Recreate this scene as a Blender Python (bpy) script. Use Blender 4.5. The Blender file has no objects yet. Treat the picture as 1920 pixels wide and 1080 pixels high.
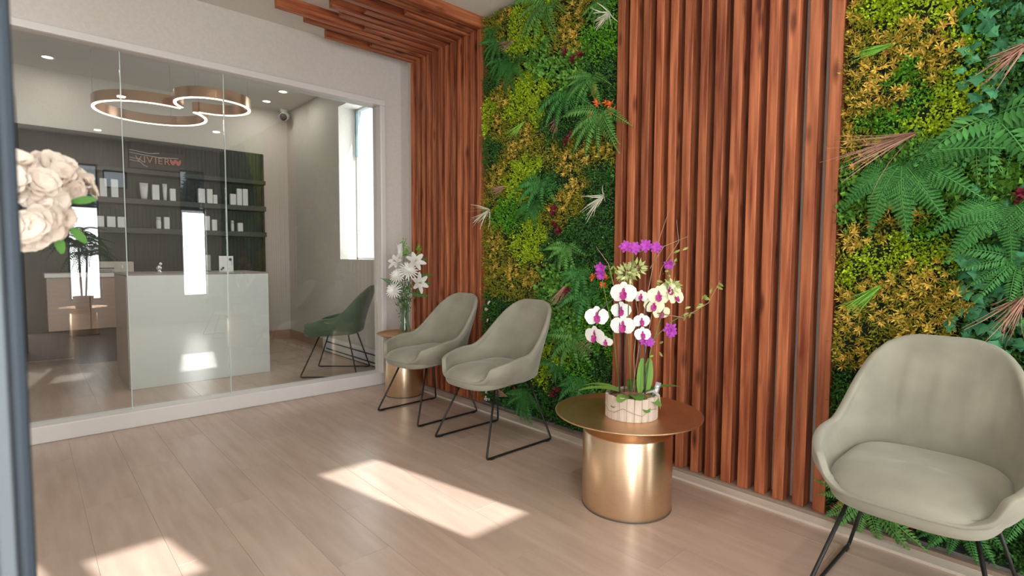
import bpy, math, random
import numpy as np
from mathutils import Vector, Matrix

random.seed(7); RNG = np.random.default_rng(11)
PI = math.pi
S = bpy.context.scene
C = S.collection
R_ = math.radians

# ------------------------------------------------------------ camera, sky, sun, daylight, exposure
cam = bpy.data.cameras.new('camera'); camo = bpy.data.objects.new('camera', cam); C.objects.link(camo)
cam.sensor_width = 36; cam.lens = 18.64; cam.clip_start = .02
right = Vector((0.73659, -0.67632, 0.00536)); up = Vector((0.03588, 0.0470, 0.99825)); fwd = Vector((0.67539, 0.73511, -0.05889))
M = Matrix((right, up, -fwd)).transposed().to_4x4(); M.translation = (0, 0, 1.15); camo.matrix_world = M
cam.dof.use_dof = True; cam.dof.focus_distance = 3.0; cam.dof.aperture_fstop = 5.0
S.camera = camo
S.view_settings.view_transform = 'Standard'; S.view_settings.look = 'None'
S.view_settings.gamma = 1; S.view_settings.use_curve_mapping = False
S.view_settings.exposure = -0.02

w = bpy.data.worlds.new('world'); S.world = w; w.use_nodes = True
bg = w.node_tree.nodes['Background']; bg.inputs[0].default_value = (.84, .93, 1.0, 1); bg.inputs[1].default_value = 1.9

def lamp(name, kind, loc, power, color=(1, 1, 1), size=1, sizey=None, direction=(0, 0, -1), spread=180, angle=0):
    l = bpy.data.lights.new(name, kind); l.energy = power; l.color = color
    if kind == 'AREA':
        l.shape = 'RECTANGLE' if sizey else 'DISK'; l.size = size
        if sizey: l.size_y = sizey
        l.spread = R_(spread)
    if kind == 'SUN': l.angle = angle
    if kind == 'POINT': l.shadow_soft_size = size
    o = bpy.data.objects.new(name, l); C.objects.link(o); o.location = loc
    o.rotation_euler = Vector(direction).to_track_quat('-Z', 'Y').to_euler()
    return o
SUND = Vector((-.2, 1.0, -.582))
lamp('sun', 'SUN', (4, -8, 6), 14.0, (1, .985, .955), direction=SUND, angle=.009)
# daylight lamps in the window openings, plus an added fill lamp at the door
lamp('daylight_window', 'AREA', (2.14, -1.64, 1.17), 30, (1, .985, .96), .32, 1.38, (0, 1, 0))
lamp('daylight_window', 'AREA', (.675, -1.64, 1.17), 14, (.97, .98, 1), .34, 1.38, (0, 1, 0))
lamp('added_door_fill', 'AREA', (-.65, -1.63, 1.2), 92, (.96, .98, 1), .90, 2.28, (0, 1, 0))  # general fill, added in the unseen front door opening
lamp('daylight_side_window', 'AREA', (2.94, 5.48, 1.98), 15, (.93, .97, 1), .84, 1.68, (-1, 0, 0))

# ------------------------------------------------------------ materials
def mat(name, col=(.8, .8, .8), rough=.5, metal=0, spec=.5, emit=None, estr=0, **k):
    m = bpy.data.materials.new(name); m.use_nodes = True
    b = m.node_tree.nodes['Principled BSDF']
    b.inputs['Base Color'].default_value = (*col, 1); b.inputs['Roughness'].default_value = rough
    b.inputs['Metallic'].default_value = metal; b.inputs['Specular IOR Level'].default_value = spec
    if emit: b.inputs['Emission Color'].default_value = (*emit, 1); b.inputs['Emission Strength'].default_value = estr
    for q, v in k.items(): b.inputs[q.replace('_', ' ')].default_value = v
    return m
def N(m, t): return m.node_tree.nodes.new(t)
def L(m, a, b): m.node_tree.links.new(a, b)
def B(m): return m.node_tree.nodes['Principled BSDF']
def noise_color(m, c1, c2, scale=(1, 1, 1), nscale=5, detail=6, lo=.35, hi=.65, bump=0, bdist=.01, objrand=0, rough=None, coord='Object'):
    tc = N(m, 'ShaderNodeTexCoord'); mp = N(m, 'ShaderNodeMapping'); mp.inputs['Scale'].default_value = scale
    L(m, tc.outputs[coord], mp.inputs[0])
    if objrand:
        oi = N(m, 'ShaderNodeObjectInfo'); mu = N(m, 'ShaderNodeMath'); mu.operation = 'MULTIPLY'; mu.inputs[1].default_value = 37.
        L(m, oi.outputs['Random'], mu.inputs[0]); cb = N(m, 'ShaderNodeCombineXYZ')
        for i in range(3): L(m, mu.outputs[0], cb.inputs[i])
        L(m, cb.outputs[0], mp.inputs['Location'])
    nz = N(m, 'ShaderNodeTexNoise'); nz.inputs['Scale'].default_value = nscale; nz.inputs['Detail'].default_value = detail
    L(m, mp.outputs[0], nz.inputs[0])
    r = N(m, 'ShaderNodeValToRGB'); r.color_ramp.elements[0].position = lo; r.color_ramp.elements[1].position = hi
    r.color_ramp.elements[0].color = (*c1, 1); r.color_ramp.elements[1].color = (*c2, 1)
    L(m, nz.outputs[0], r.inputs[0]); out = r.outputs[0]
    if objrand:
        hs = N(m, 'ShaderNodeHueSaturation'); ma = N(m, 'ShaderNodeMapRange')
        ma.inputs['To Min'].default_value = 1 - objrand; ma.inputs['To Max'].default_value = 1 + objrand
        L(m, oi.outputs['Random'], ma.inputs[0]); L(m, ma.outputs[0], hs.inputs['Value']); L(m, out, hs.inputs['Color']); out = hs.outputs[0]
    L(m, out, B(m).inputs['Base Color'])
    if bump:
        bp = N(m, 'ShaderNodeBump'); bp.inputs['Strength'].default_value = bump; bp.inputs['Distance'].default_value = bdist
        L(m, nz.outputs[0], bp.inputs['Height']); L(m, bp.outputs[0], B(m).inputs['Normal'])
    return m
paint = noise_color(mat('wall_paint', rough=.6), (.62, .585, .545), (.66, .625, .585), nscale=60, bump=.05, bdist=.002)
paint_back = noise_color(mat('back_room_paint', rough=.6), (.60, .56, .50), (.64, .60, .54), nscale=60, bump=.05, bdist=.002)
ceil_m = noise_color(mat('ceiling_paint', rough=.7), (.66, .63, .58), (.69, .66, .61), nscale=40)
white_m = mat('white_trim', (.72, .70, .68), .4)
tile_m = noise_color(mat('wood_look_tile', rough=.27, spec=.5), (.425, .315, .25), (.505, .385, .312), scale=(9, 1.1, 1), nscale=2.2, detail=8, lo=.3, hi=.7, bump=.03, bdist=.002, objrand=.03)
grout_m = mat('grout', (.42, .33, .26), .7)
def wood_mat(name):
    m = noise_color(mat(name, rough=.48, spec=.35), (.15, .026, .010), (.52, .178, .074), scale=(14, 14, .8), nscale=3, detail=7, lo=.28, hi=.72, bump=.12, bdist=.004, objrand=.25)
    nt = m.node_tree; hs = [n for n in nt.nodes if n.type == 'HUE_SAT'][0]
    tc = [n for n in nt.nodes if n.type == 'TEX_COORD'][0]; oi = [n for n in nt.nodes if n.type == 'OBJECT_INFO'][0]
    mp = N(m, 'ShaderNodeMapping'); mp.inputs['Scale'].default_value = (6, 6, 1.7); L(m, tc.outputs['Object'], mp.inputs[0])
    cb = N(m, 'ShaderNodeCombineXYZ'); mu = N(m, 'ShaderNodeMath'); mu.operation = 'MULTIPLY'; mu.inputs[1].default_value = 91
    L(m, oi.outputs['Random'], mu.inputs[0]); L(m, mu.outputs[0], cb.inputs[2]); L(m, cb.outputs[0], mp.inputs['Location'])
    vo = N(m, 'ShaderNodeTexVoronoi'); vo.inputs['Scale'].default_value = 1.9; L(m, mp.outputs[0], vo.inputs[0])
    rr = N(m, 'ShaderNodeValToRGB'); rr.color_ramp.elements[0].position = .08; rr.color_ramp.elements[1].position = .22
    rr.color_ramp.elements[0].color = (.28, .2, .16, 1); rr.color_ramp.elements[1].color = (1, 1, 1, 1)
    L(m, vo.outputs['Distance'], rr.inputs[0])
    mx = N(m, 'ShaderNodeMix'); mx.data_type = 'RGBA'; mx.blend_type = 'MULTIPLY'; mx.inputs[0].default_value = .88
    L(m, hs.outputs[0], mx.inputs[6]); L(m, rr.outputs[0], mx.inputs[7]); L(m, mx.outputs[2], B(m).inputs['Base Color'])
    return m
wood = wood_mat('stained_red_wood')
def brass_mat(name, c1, c2, rough=.28):
    m = noise_color(mat(name, rough=rough, metal=1), c1, c2, scale=(1, 1, 60), nscale=14, detail=3)
    return m
brass = brass_mat('brushed_brass', (.88, .67, .45), (.94, .74, .52), .34)
_tn = N(brass, 'ShaderNodeTangent'); _tn.direction_type = 'RADIAL'; _tn.axis = 'Z'; L(brass, _tn.outputs[0], B(brass).inputs['Tangent']); B(brass).inputs['Anisotropic'].default_value = .75; B(brass).inputs['Anisotropic Rotation'].default_value = .25
brass_top = brass_mat('brushed_brass_top', (.66, .42, .25), (.74, .48, .29), .4)
copper = mat('rose_gold_band', (.70, .43, .27), .2, 1)
black_metal = mat('black_metal', (.02, .02, .02), .4, .3)
def velvet(name, c):
    m = noise_color(mat(name, rough=.85, spec=.2, Sheen_Weight=.35, Sheen_Roughness=.4), tuple(x * .9 for x in c), tuple(min(1, x * 1.1) for x in c), nscale=7, detail=5, bump=.06, bdist=.004)
    return m
fabric = velvet('sage_velvet', (.295, .285, .225))
fabric_green = velvet('green_velvet', (.115, .165, .11))
def leafm(name, c1, c2, rough=.5, trans=.0):
    m = mat(name, c1, rough, 0, .2)
    at = N(m, 'ShaderNodeAttribute'); at.attribute_name = 'v'
    r = N(m, 'ShaderNodeValToRGB'); r.color_ramp.elements[0].color = (*c1, 1); r.color_ramp.elements[1].color = (*c2, 1)
    L(m, at.outputs['Fac'], r.inputs[0]); L(m, r.outputs[0], B(m).inputs['Base Color'])
    return m
M_D = leafm('dark_box_leaf', (.03, .10, .022), (.085, .25, .045))
M_G = leafm('fresh_green_leaf', (.07, .25, .014), (.19, .52, .04))
M_L = leafm('lime_leaf', (.26, .40, .010), (.55, .72, .04))
M_E = leafm('glossy_round_leaf', (.06, .20, .03), (.24, .52, .08), .35)
M_Y = leafm('yellow_leaf', (.45, .28, .03), (.90, .62, .13))
M_YG = leafm('olive_leaf', (.12, .17, .014), (.48, .42, .04))
M_F = leafm('ivy_leaf', (.02, .11, .045), (.07, .27, .12), .45)
M_fern = leafm('fern_leaf', (.025, .13, .03), (.08, .28, .06))
M_fern2 = leafm('pale_fern_leaf', (.05, .17, .03), (.15, .36, .08))
M_brown = leafm('dry_grass', (.26, .12, .08), (.55, .33, .24))
M_grass = leafm('bright_grass', (.10, .33, .02), (.33, .62, .10))
M_white = leafm('pale_spiky_leaf', (.50, .52, .36), (.80, .80, .66))
M_orange = leafm('orange_flower', (.75, .12, .02), (.9, .25, .07))
M_red = leafm('dark_red_leaf', (.09, .010, .02), (.24, .02, .04))
M_wf = leafm('white_petal', (.66, .66, .62), (.84, .84, .80), .6)
M_cream = leafm('cream_petal', (.68, .68, .38), (.84, .84, .62), .6)
M_purple = leafm('purple_petal', (.30, .03, .33), (.50, .08, .48))
M_mag = mat('magenta_lip', (.38, .02, .20), .5)
M_stem = mat('stem', (.10, .19, .05), .6)
M_darkstem = mat('dark_stem', (.05, .035, .04), .5)
M_twig = mat('twig', (.34, .21, .13), .7)
M_blossom = leafm('blush_petal', (.74, .60, .50), (.86, .76, .66), .7)
backing_m = mat('dark_mat', (.012, .03, .012), .9)
dark_panel = noise_color(mat('dark_fluted_panel', rough=.5), (.026, .024, .024), (.040, .036, .035), scale=(20, 1, 1), nscale=4)
dark_shelf = mat('dark_shelf', (.055, .05, .048), .45)
prod_m = mat('product_white', (.80, .80, .79), .4)
prod_g = mat('product_grey', (.62, .62, .61), .4)
desk_m = mat('desk_white', (.82, .87, .855), .25)
desk_top_m = mat('desk_top', (.30, .27, .25), .3)
desk_side = mat('desk_end_panel', (.40, .33, .29), .35)
cab_m = noise_color(mat('cabinet_front', rough=.35), (.36, .25, .21), (.40, .28, .235), scale=(1, 1, 8), nscale=6)
base_m = mat('tan_skirting', (.40, .26, .18), .4)
heater_m = mat('heater_metal', (.72, .73, .75), .4, .1)
door_m = mat('blue_grey_steel', (.022, .034, .048), .6, .0)
door_m2 = mat('grey_seal', (.10, .12, .135), .6)
emis = mat('led_strip', (1, .9, .8), .5, emit=(1, .86, .74), estr=3.0)
lampm = mat('lamp_lens', (1, 1, 1), .5, emit=(1, .93, .84), estr=6.0)
sign_red = mat('sign_copper', (.55, .27, .24), .35, .3)
sign_red2 = mat('sign_emblem', (.60, .16, .13), .4)
sign_panel = mat('sign_panel', (.055, .04, .038), .5)
chrome = mat('chrome', (.7, .7, .7), .15, 1)
black_gloss = mat('black_gloss', (.02, .02, .02), .2)
whitewash = noise_color(mat('whitewashed_wood', rough=.7), (.55, .44, .35), (.74, .66, .57), scale=(8, 8, 1), nscale=6, bump=.2, bdist=.003)
moss_m = noise_color(mat('potting_moss', rough=.9), (.10, .05, .03), (.30, .17, .10), nscale=60, bump=.5)
concrete = mat('outside_paving', (.55, .55, .53), .9)
bark = mat('bark', (.12, .08, .05), .9)
conifer = leafm('conifer_leaf', (.10, .17, .16), (.20, .30, .28))

def glass_mat(name, f0=.045, tint=(.972, .986, .978), rough=0.0):
    m = bpy.data.materials.new(name); m.use_nodes = True; nt = m.node_tree; nt.nodes.clear()
    out = nt.nodes.new('ShaderNodeOutputMaterial'); mix = nt.nodes.new('ShaderNodeMixShader')
    tr = nt.nodes.new('ShaderNodeBsdfTransparent'); tr.inputs[0].default_value = (*tint, 1)
    gl = nt.nodes.new('ShaderNodeBsdfGlossy'); gl.inputs['Roughness'].default_value = rough
    geo = nt.nodes.new('ShaderNodeNewGeometry'); dot = nt.nodes.new('ShaderNodeVectorMath'); dot.operation = 'DOT_PRODUCT'
    nt.links.new(geo.outputs['Incoming'], dot.inputs[0]); nt.links.new(geo.outputs['Normal'], dot.inputs[1])
    ab = nt.nodes.new('ShaderNodeMath'); ab.operation = 'ABSOLUTE'; nt.links.new(dot.outputs['Value'], ab.inputs[0])
    s = nt.nodes.new('ShaderNodeMath'); s.operation = 'SUBTRACT'; s.inputs[0].default_value = 1; nt.links.new(ab.outputs[0], s.inputs[1])
    p = nt.nodes.new('ShaderNodeMath'); p.operation = 'POWER'; p.inputs[1].default_value = 5; nt.links.new(s.outputs[0], p.inputs[0])
    ma = nt.nodes.new('ShaderNodeMath'); ma.operation = 'MULTIPLY_ADD'; ma.inputs[1].default_value = 1 - f0; ma.inputs[2].default_value = f0
    nt.links.new(p.outputs[0], ma.inputs[0]); nt.links.new(ma.outputs[0], mix.inputs[0])
    nt.links.new(tr.outputs[0], mix.inputs[1]); nt.links.new(gl.outputs[0], mix.inputs[2]); nt.links.new(mix.outputs[0], out.inputs[0])
    return m
glass = glass_mat('partition_glass', .075)
glass_clear = glass_mat('clear_glass', .03, (.97, .98, .98))
vase_glass = glass_mat('vase_glass', .06, (.86, .93, .88))
frost = bpy.data.materials.new('frosted_film'); frost.use_nodes = True
_nt = frost.node_tree; _nt.nodes.clear(); _o = _nt.nodes.new('ShaderNodeOutputMaterial'); _m = _nt.nodes.new('ShaderNodeMixShader')
_a = _nt.nodes.new('ShaderNodeBsdfTranslucent'); _a.inputs[0].default_value = (.85, .88, .88, 1)
_b = _nt.nodes.new('ShaderNodeBsdfDiffuse'); _b.inputs[0].default_value = (.8, .82, .82, 1); _m.inputs[0].default_value = .25
_nt.links.new(_a.outputs[0], _m.inputs[1]); _nt.links.new(_b.outputs[0], _m.inputs[2]); _nt.links.new(_m.outputs[0], _o.inputs[0])

# ------------------------------------------------------------ mesh helpers
class MB:
    def __init__(s): s.v = []; s.f = []; s.sm = []
    def add(s, vs, fs, smooth=False):
        n = len(s.v); s.v += [tuple(p) for p in vs]; s.f += [tuple(i + n for i in f) for f in fs]; s.sm += [smooth] * len(fs); return s
    def box(s, x0, x1, y0, y1, z0, z1, bev=0):
        if bev <= 0:
            vs = [(x, y, z) for x in (x0, x1) for y in (y0, y1) for z in (z0, z1)]
            return s.add(vs, [(0, 1, 3, 2), (4, 6, 7, 5), (0, 4, 5, 1), (2, 3, 7, 6), (0, 2, 6, 4), (1, 5, 7, 3)])
        b = bev; lo = (x0, y0, z0); hi = (x1, y1, z1); vs = []; idx = {}
        for cx in (0, 1):
            for cy in (0, 1):
                for cz in (0, 1):
                    c = (cx, cy, cz)
                    for ax in range(3):
                        p = []
                        for k in range(3):
                            e = hi[k] if c[k] else lo[k]; sg = -1 if c[k] else 1
                            p.append(e if k == ax else e + sg * b)
                        idx[(c, ax)] = len(vs); vs.append(p)
        fs = []
        for ax in range(3):
            o = [k for k in range(3) if k != ax]
            for sd in (0, 1):
                q = []
                for a, b2 in ((0, 0), (1, 0), (1, 1), (0, 1)):
                    c = [0, 0, 0]; c[ax] = sd; c[o[0]] = a; c[o[1]] = b2; q.append(idx[(tuple(c), ax)])
                fs.append(q)
            for a in (0, 1):
                for b2 in (0, 1):
                    c0 = [0, 0, 0]; c1 = [0, 0, 0]; c0[o[0]] = c1[o[0]] = a; c0[o[1]] = c1[o[1]] = b2; c1[ax] = 1
                    c0, c1 = tuple(c0), tuple(c1)
                    fs.append([idx[(c0, o[0])], idx[(c1, o[0])], idx[(c1, o[1])], idx[(c0, o[1])]])
        for cx in (0, 1):
            for cy in (0, 1):
                for cz in (0, 1): fs.append([idx[((cx, cy, cz), a)] for a in range(3)])
        return s.add(vs, fs)
    def tube(s, pts, r, n=8, cap=True, r1=None):
        pts = [Vector(p) for p in pts]; k = len(pts); rings = []; prev = None
        for i, p in enumerate(pts):
            t = (pts[min(i + 1, k - 1)] - pts[max(i - 1, 0)]).normalized()
            if prev is None:
                a = Vector((0, 0, 1)) if abs(t.z) < .9 else Vector((1, 0, 0)); u = t.cross(a).normalized()
            else: u = (prev - t * prev.dot(t)).normalized()
            prev = u; w_ = t.cross(u); rr = r if r1 is None else r + (r1 - r) * i / (k - 1)
            rings.append([p + (u * math.cos(2 * PI * j / n) + w_ * math.sin(2 * PI * j / n)) * rr for j in range(n)])
        vs = [q for g in rings for q in g]
        fs = [(i * n + j, i * n + (j + 1) % n, (i + 1) * n + (j + 1) % n, (i + 1) * n + j) for i in range(k - 1) for j in range(n)]
        if cap: fs += [tuple(range(n))[::-1], tuple((k - 1) * n + j for j in range(n))]
        return s.add(vs, fs, True)
    def lathe(s, prof, n=48, cx=0, cy=0, smooth=True, cap=True):
        vs = [(cx + r * math.cos(2 * PI * j / n), cy + r * math.sin(2 * PI * j / n), z) for r, z in prof for j in range(n)]
        k = len(prof)
        fs = [(i * n + j, i * n + (j + 1) % n, (i + 1) * n + (j + 1) % n, (i + 1) * n + j) for i in range(k - 1) for j in range(n)]
        if cap and prof[0][0] > 1e-5: fs.append(tuple(range(n))[::-1])
        if cap and prof[-1][0] > 1e-5: fs.append(tuple((k - 1) * n + j for j in range(n)))
        return s.add(vs, fs, smooth)
    def petal(s, o, d, up_, ln, wd, curl=.3, cup=.15, tipw=.0, n=4, prof=None):
        o = Vector(o); d = Vector(d).normalized(); up_ = Vector(up_); up_ = (up_ - d * up_.dot(d)).normalized(); sd = d.cross(up_)
        vs = []; fs = []
        for i in range(n + 1):
            t = i / n; wv = (math.sin(PI * min(1, t * .86 + .06)) ** .75 if prof is None else prof(t)) * wd * .5
            c = o + d * ln * t * (1 - .25 * curl * t) + up_ * (-curl * ln * t * t * .6)
            for q in (-1, 0, 1): vs.append(c + sd * q * wv + up_ * (abs(q) * cup * wv))
        for i in range(n):
            for j in (0, 1): a = i * 3 + j; fs.append((a, a + 1, a + 4, a + 3))
        return s.add(vs, fs, True)
    def mesh(s, name, m):
        me = bpy.data.meshes.new(name); me.from_pydata(s.v, [], s.f); me.polygons.foreach_set('use_smooth', s.sm)
        me.materials.append(m); me.update(); return me
    def vary(s, me, lo=0, hi=1, by=None):
        return me
def setv(me, vals):
    a = me.attributes.new('v', 'FLOAT', 'POINT'); a.data.foreach_set('value', np.asarray(vals, dtype=np.float32)); return me
def obj(name, src, m=None, parent=None, label=None, kind=None, loc=None):
    me = src.mesh(name, m) if isinstance(src, MB) else src
    o = bpy.data.objects.new(name, me); C.objects.link(o)
    if parent is not None: o.parent = parent
    if label: o['label'] = label
    if kind: o['kind'] = kind
    if loc: o.location = loc
    return o
def thing(name, label, cat, loc=(0, 0, 0), rz=0, group=None):
    o = bpy.data.objects.new(name, None); C.objects.link(o); o.empty_display_size = .1
    o.location = loc; o.rotation_euler = (0, 0, rz); o['label'] = label; o['category'] = cat
    if group: o['group'] = group
    return o
def tag(o, label, cat, group=None, kind=None):
    o['label'] = label; o['category'] = cat
    if group: o['group'] = group
    if kind: o['kind'] = kind
    return o
def struct(name, src, m=None, parent=None, label=None):
    o = obj(name, src, m, parent, label)
    if parent is None: o['kind'] = 'structure'
    return o
def dup(root, loc=None, rz=None, label=None):
    def cp(o, par):
        c = o.copy(); C.objects.link(c); c.parent = par
        for ch in kids[o.name]: cp(ch, c)
        return c
    kids = {}
    def walk(o): kids[o.name] = list(o.children); [walk(x) for x in o.children]
    walk(root); r = cp(root, None)
    if loc: r.location = loc
    if rz is not None: r.rotation_euler = (0, 0, rz)
    if label: r['label'] = label
    return r
def bevel(o, wdt=.004, seg=2):
    md = o.modifiers.new('bevel', 'BEVEL'); md.width = wdt; md.segments = seg; md.limit_method = 'ANGLE'; return o
def wall_mb(axis, a0, a1, u0, u1, z0, z1, holes=()):
    """box wall; axis 0: thickness in x (a0..a1), u = y; axis 1: thickness in y, u = x"""
    mb = MB(); us = sorted({u0, u1, *[h[0] for h in holes], *[h[1] for h in holes]}); zs = sorted({z0, z1, *[h[2] for h in holes], *[h[3] for h in holes]})
    for i in range(len(us) - 1):
        for j in range(len(zs) - 1):
            uc = (us[i] + us[i + 1]) / 2; zc = (zs[j] + zs[j + 1]) / 2
            if any(h[0] < uc < h[1] and h[2] < zc < h[3] for h in holes): continue
            if axis == 0: mb.box(a0, a1, us[i], us[i + 1], zs[j], zs[j + 1])
            else: mb.box(us[i], us[i + 1], a0, a1, zs[j], zs[j + 1])
    return mb

# ------------------------------------------------------------ structure
XL, XR, YF, YP, YB = -1.3, 2.635, -1.6, 4.29, 7.5
ZC, ZCB = 2.92, 3.10
floor = struct('floor', MB().box(XL - .1, 3.0, YF - .1, YB + .1, -.12, -.002), grout_m)
TW, TL = .2167, 1.2
tiles = {}
k0 = int(math.floor((XL - .16) / TW)) ; k1 = int(math.ceil((2.75 - .16) / TW))
for (ya, yb, xr) in ((YF, 4.30, XR), (4.40, YB, 2.72)):
    for k in range(k0, k1):
        xa = max(XL, .16 + k * TW); xb = min(xr, .16 + (k + 1) * TW)
        if xb - xa < .01: continue
        y = 3.03 + .4 * k; y -= math.ceil((y - ya) / TL) * TL
        while y < yb:
            p, q = max(y, ya), min(y + TL, yb); y += TL
            if q - p < .02: continue
            key = (round(xb - xa, 3), round(q - p, 3))
            if key not in tiles:
                tiles[key] = MB().box(.0005, key[0] - .0005, .0005, key[1] - .0005, -.02, 0, .0005).mesh('tile', tile_m)
            obj('tile', tiles[key], parent=floor, loc=(xa, p, 0))
struct('ceiling', MB().box(XL - .1, XR + .3, YF - .1, YP, ZC, ZC + .3), ceil_m)
struct('ceiling_back_room', MB().box(XL - .1, 3.1, YP, YB + .2, ZCB, ZCB + .12), ceil_m)
struct('wall_right', wall_mb(0, XR, XR + .33, YF - .1, 4.41, 0, ZCB), paint)
struct('wall_left', wall_mb(0, XL - .1, XL, YF - .1, YB + .1, 0, ZCB), paint)
struct('wall_partition', wall_mb(1, YP, YP + .12, XL, XR, 0, ZCB, [(-1.15, 2.345, .1, 2.47)]), paint)
struct('wall_back', wall_mb(1, YB + .05, YB + .17, XL, 2.72, 0, ZCB), paint_back)
struct('wall_side_back_room', wall_mb(0, 2.72, 3.0, 4.41, YB + .17, 0, ZCB, [(5.03, 5.93, 1.11, 2.86)]), paint_back)
struct('wall_front', wall_mb(1, YF - .12, YF, XL, XR, 0, ZC, [(1.945, 2.32, .45, 2.57), (.48, .87, .45, 2.52), (-1.15, -.15, 0, 2.4), (.93, 1.24, 2.18, 2.46)]), paint)
# stepped trim round the glazed opening and its pale sill
tr = MB(); tr.box(-1.2, 2.395, YP - .022, YP, 2.47, 2.52); tr.box(2.345, 2.395, YP - .022, YP, .0, 2.47)
bevel(struct('trim_1', tr, white_m), .008)
bevel(struct('trim_2', MB().box(XL, 2.4, YP - .035, YP + .12, 0, .105), white_m), .005)
struct('trim_3', MB().box(2.46, 2.53, YF, 4.1, 0, .012), mat('pale_edge_strip', (.62, .54, .46), .35))
struct('trim_4', MB().box(2.53, XR, YF, 4.12, 0, .028), mat('brown_base_channel', (.30, .22, .17), .5))
struct('baseboard_back', MB().box(XL, 2.72, YB + .035, YB + .05, 0, .12), base_m)
struct('baseboard_right', MB().box(2.705, 2.72, 6.3, YB + .05, 0, .12), base_m)
# partition glazing: three panes with clear polished edges
gw = bpy.data.objects.new('window_1', None); C.objects.link(gw); gw['kind'] = 'structure'
edge_m = mat('polished_glass_edge', (.55, .64, .60), .15)
for a, b in ((-1.14, .500), (.506, 1.113), (1.119, 2.34)):
    obj('pane', MB().box(a, b, YP + .055, YP + .067, .1, 2.47), glass, gw)
for x in (.503, 1.116):
    obj('glazing_joint', MB().box(x - .0028, x + .0028, YP + .053, YP + .069, .1, 2.47), edge_m, gw)
# narrow front windows
def front_window(name, x0, x1, z0, z1, split):
    w_ = bpy.data.objects.new(name, None); C.objects.link(w_); w_['kind'] = 'structure'
    f = MB(); y0, y1 = YF - .1, YF - .05; t = .022
    f.box(x0, x0 + t, y0, y1, z0, z1); f.box(x1 - t, x1, y0, y1, z0, z1); f.box(x0, x1, y0, y1, z0, z0 + t); f.box(x0, x1, y0, y1, z1 - t, z1)
    if split: f.box(x0, x1, y0, y1, split - .01, split + .01)
    obj('window_frame', f, mat('window_frame_dark', (.08, .1, .11), .4), w_)
    obj('pane', MB().box(x0, x1, YF - .078, YF - .072, (split or z0), z1), glass_clear, w_)
    if split: obj('frosted_pane', MB().box(x0, x1, YF - .078, YF - .072, z0, split), frost, w_)
front_window('window_2', 1.945, 2.32, .45, 2.57, 1.92)
front_window('window_3', .48, .87, .45, 2.52, 1.88)
front_window('added_sun_window', .93, 1.24, 2.18, 2.46, None)  # small high opening added so sun reaches the lower-left floor
w5 = bpy.data.objects.new('window_5', None); C.objects.link(w5); w5['kind'] = 'structure'
f = MB(); t = .03
f.box(2.93, 2.97, 5.03, 5.03 + t, 1.11, 2.86); f.box(2.93, 2.97, 5.9, 5.93, 1.11, 2.86); f.box(2.93, 2.97, 5.03, 5.93, 1.11, 1.13); f.box(2.93, 2.97, 5.03, 5.93, 2.84, 2.86)
obj('window_frame', f, mat('window_frame_white', (.7, .75, .75), .4), w5)
obj('pane', MB().box(2.945, 2.951, 5.05, 5.91, 1.13, 2.84), glass_clear, w5)
obj('window_catch', MB().box(2.90, 2.93, 5.86, 5.885, 2.3, 2.84, .003), mat('catch_grey', (.12, .2, .22), .4), w5)
# glazed entrance door in the front wall and the steel door post beside the camera
d1 = bpy.data.objects.new('door_1', None); C.objects.link(d1); d1['kind'] = 'structure'
f = MB()
for x in (-1.15, -.2): f.box(x, x + .05, YF - .1, YF - .04, 0, 2.4)
f.box(-1.15, -.15, YF - .1, YF - .04, 2.34, 2.4); f.box(-1.15, -.15, YF - .1, YF - .04, 0, .06)
obj('door_frame', f, door_m, d1); obj('pane', MB().box(-1.1, -.2, YF - .075, YF - .067, .06, 2.34), glass_clear, d1)
d2 = bpy.data.objects.new('door_2', None); C.objects.link(d2); d2['kind'] = 'structure'
bevel(obj('door_frame', MB().box(-.105, -.0012, .45, .50, 0, ZC), door_m, d2), .004)
obj('door_seal', MB().box(-.0180, -.0100, .443, .452, 0, ZC, .001), door_m2, d2)
# outside
struct('ground', MB().box(-40, 40, -60, YF - .12, -.2, -.05), concrete)

# ------------------------------------------------------------ slat screens
PITCH, SW, SD = .0847, .046, .09
XS = XR - SD
def slat_mesh(seed, z0, z1):
    rr = random.Random(seed); mb = MB(); dy = rr.uniform(-.002, .003); dx = rr.uniform(-.003, .003)
    mb.box(dx, SD, dy, SW + rr.uniform(-.002, .003), z0, z1, .0022)
    return mb
far_scr = thing('slat_screen', 'red-brown wooden slat screen behind two chairs, bending onto the ceiling', 'slat wall', (XS, 3.06, 0))
ends = [1.776, 2.112, 1.546, 1.319, 1.923, 1.699, 1.591, 1.802, 1.36, 2.02, 1.60, 1.0]
for i in range(12):
    y = 4.10 - SW - PITCH * i
    obj('slat', slat_mesh(i, .028, ZC - .085), wood, far_scr, loc=(0, y - 3.06, 0))
    ln = XS + SD - ends[i]
    mb = MB().box(0, ln, random.uniform(-.0015, .0015), SW, -.085, 0, .0022)
    # rotate the grain: built along x, texture stretched along z, so build along z and turn
    m2 = MB(); m2.v = [(v[2], v[1], v[0]) for v in mb.v]; m2.f = [f_[::-1] for f_ in mb.f]; m2.sm = mb.sm
    o = obj('ceiling_slat', m2, wood, far_scr)
    o.matrix_local = Matrix.Translation((ends[i] - XS, y - 3.06, ZC)) @ Matrix(((0, 0, 1, 0), (0, 1, 0, 0), (1, 0, 0, 0), (0, 0, 0, 1)))
near_scr = thing('slat_screen', 'red-brown wooden slat screen beside the large brass table, between the plant walls', 'slat wall', (XS, .74, 0))
for i in range(14):
    y = 1.887 - SW - PITCH * i
    obj('slat', slat_mesh(100 + i, .028, ZC), wood, near_scr, loc=(0, y - .74, 0))

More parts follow.
